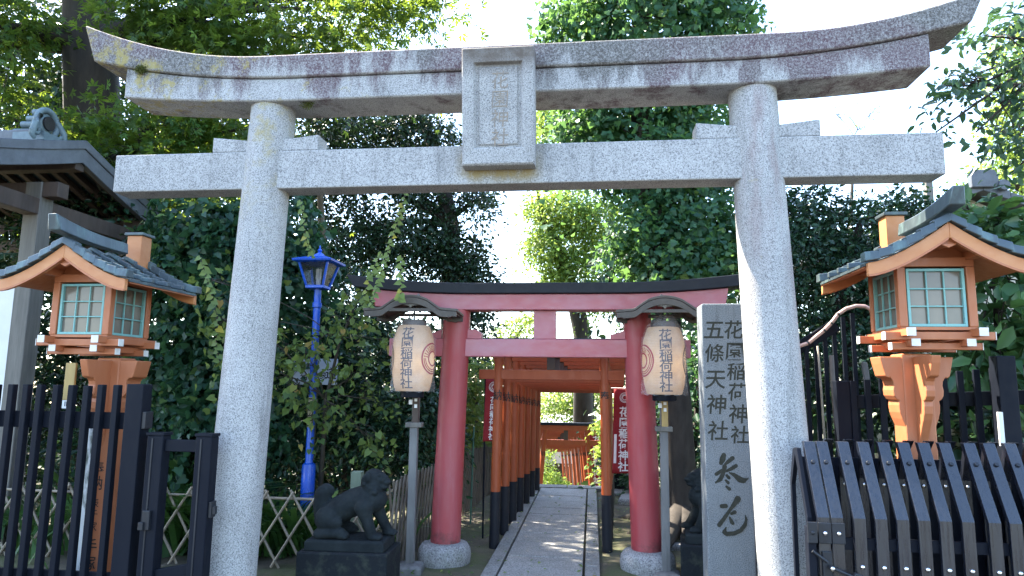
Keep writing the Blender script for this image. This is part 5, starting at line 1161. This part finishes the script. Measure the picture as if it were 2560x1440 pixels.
# strap leaved clumps behind the fence
def clump(label, px, py, Z, n, L, w):
    c = U(px, py, Z); c.z = 0; P = np.array([tuple(c)]*n)+RNG.normal(size=(n, 3))*np.array([w, w*.5, .0]); an = RNG.uniform(0, 2*PI, n)
    A = np.stack([np.cos(an)*.75, np.sin(an)*.6, RNG.uniform(.5, 1.4, n)], 1); N = np.stack([-np.cos(an)*.6, -np.sin(an)*.6, np.ones(n)*.8], 1)
    T = TPL['strap']; tag(leafmesh('strap_leaf_clump', P, N, A, L, 'strap', 'lf_grass'), label, 'plant')
clump('tall strap leaved clump seen through the gate frame', 470, 1400, 6.25, 150, .72, .22)
clump('strap leaved clump right beside the left stone pillar', 690, 1420, 6.2, 150, .60, .22)
clump('grassy clump behind the black pickets', 190, 1400, 6.3, 170, .62, .45)
clump('low grassy clump in the fence corner behind the lion', 860, 1420, 6.3, 110, .5, .3)
clump('big leafy clump high behind the gate frame', 420, 1300, 6.9, 110, 1.0, .3)
# fallen leaves on the earth beside the path
n = 640; P = np.stack([np.concatenate([RNG.uniform(-1.7, -.95, 260), RNG.uniform(.12, 1.0, 260), RNG.choice([-.80, -.78, -.1, -.05, .05, -.5], 120)+RNG.normal(size=120)*.05]), RNG.uniform(5.3, 10.5, n), np.concatenate([np.full(520, .012), np.full(120, .026)])], 1)
N = np.stack([RNG.normal(size=n)*.3, RNG.normal(size=n)*.3, np.ones(n)], 1); A = RNG.normal(size=(n, 3)); A[:, 2] = 0
tag(leafmesh('fallen_leaves', P, N, A, .035, 'diamond', 'lf_shrub'), 'fallen leaves scattered on the earth beside the path', 'leaves', kind='stuff')
# the wood that closes the view behind
P, N, A, _ = scatter([B(-300, 500, 15, 2.5, 1.5, 3.2), B(150, 500, 15, 2.5, 1.5, 2.6), B(500, 450, 15, 2.0, 1.5, 2.4), B(820, 860, 16, 2.0, 1.2, 1.0), B(700, 1090, 10, 2.5, .8, .6), B(1000, 1110, 11, 1.2, .8, .5), B(300, 1090, 9.5, 2.5, .8, .6), B(400, 950, 13, 3, 1.2, 1.2), B(900, 1000, 14, 2.2, 1.2, 1.3), B(1150, 1050, 16, 1.2, 1, 1.2), B(100, 150, 14, 2.2, 1.2, 1.4), B(450, 180, 14.5, 1.6, 1.0, 1.0)], 1750, 20, .36, up=.5, shell=.35)
tag(leafmesh('woods', P, N, A, .2, 'oval', 'lf_dark'), 'deep dark woods closing the view behind the shrubs on the left', 'woods', kind='stuff')
P, N, A, _ = scatter([B(2050, 720, 12, 1.6, 1, 1.0), B(2350, 720, 11, 1.8, 1, .9), B(1800, 900, 13, 1.4, 1, 1.6), B(2200, 950, 10, 2.0, 1, 1.0), B(1620, 700, 16, 1.3, 1, 1.4), B(1650, 1050, 14, 1.2, .8, 1.0), B(2700, 800, 11, 2.0, 1, 1.2), B(1950, 600, 13, .9, .8, .8), B(2350, 1000, 7.6, 1.0, .5, .6), B(2550, 980, 7.2, 1.0, .5, .7), B(2050, 1020, 7.6, .8, .5, .7)], 820, 20, .3, up=.5, shell=.35)
tag(leafmesh('woods', P, N, A, .17, 'oval', 'lf_dark'), 'dark woods filling the ground behind the fences on the right', 'woods', kind='stuff')
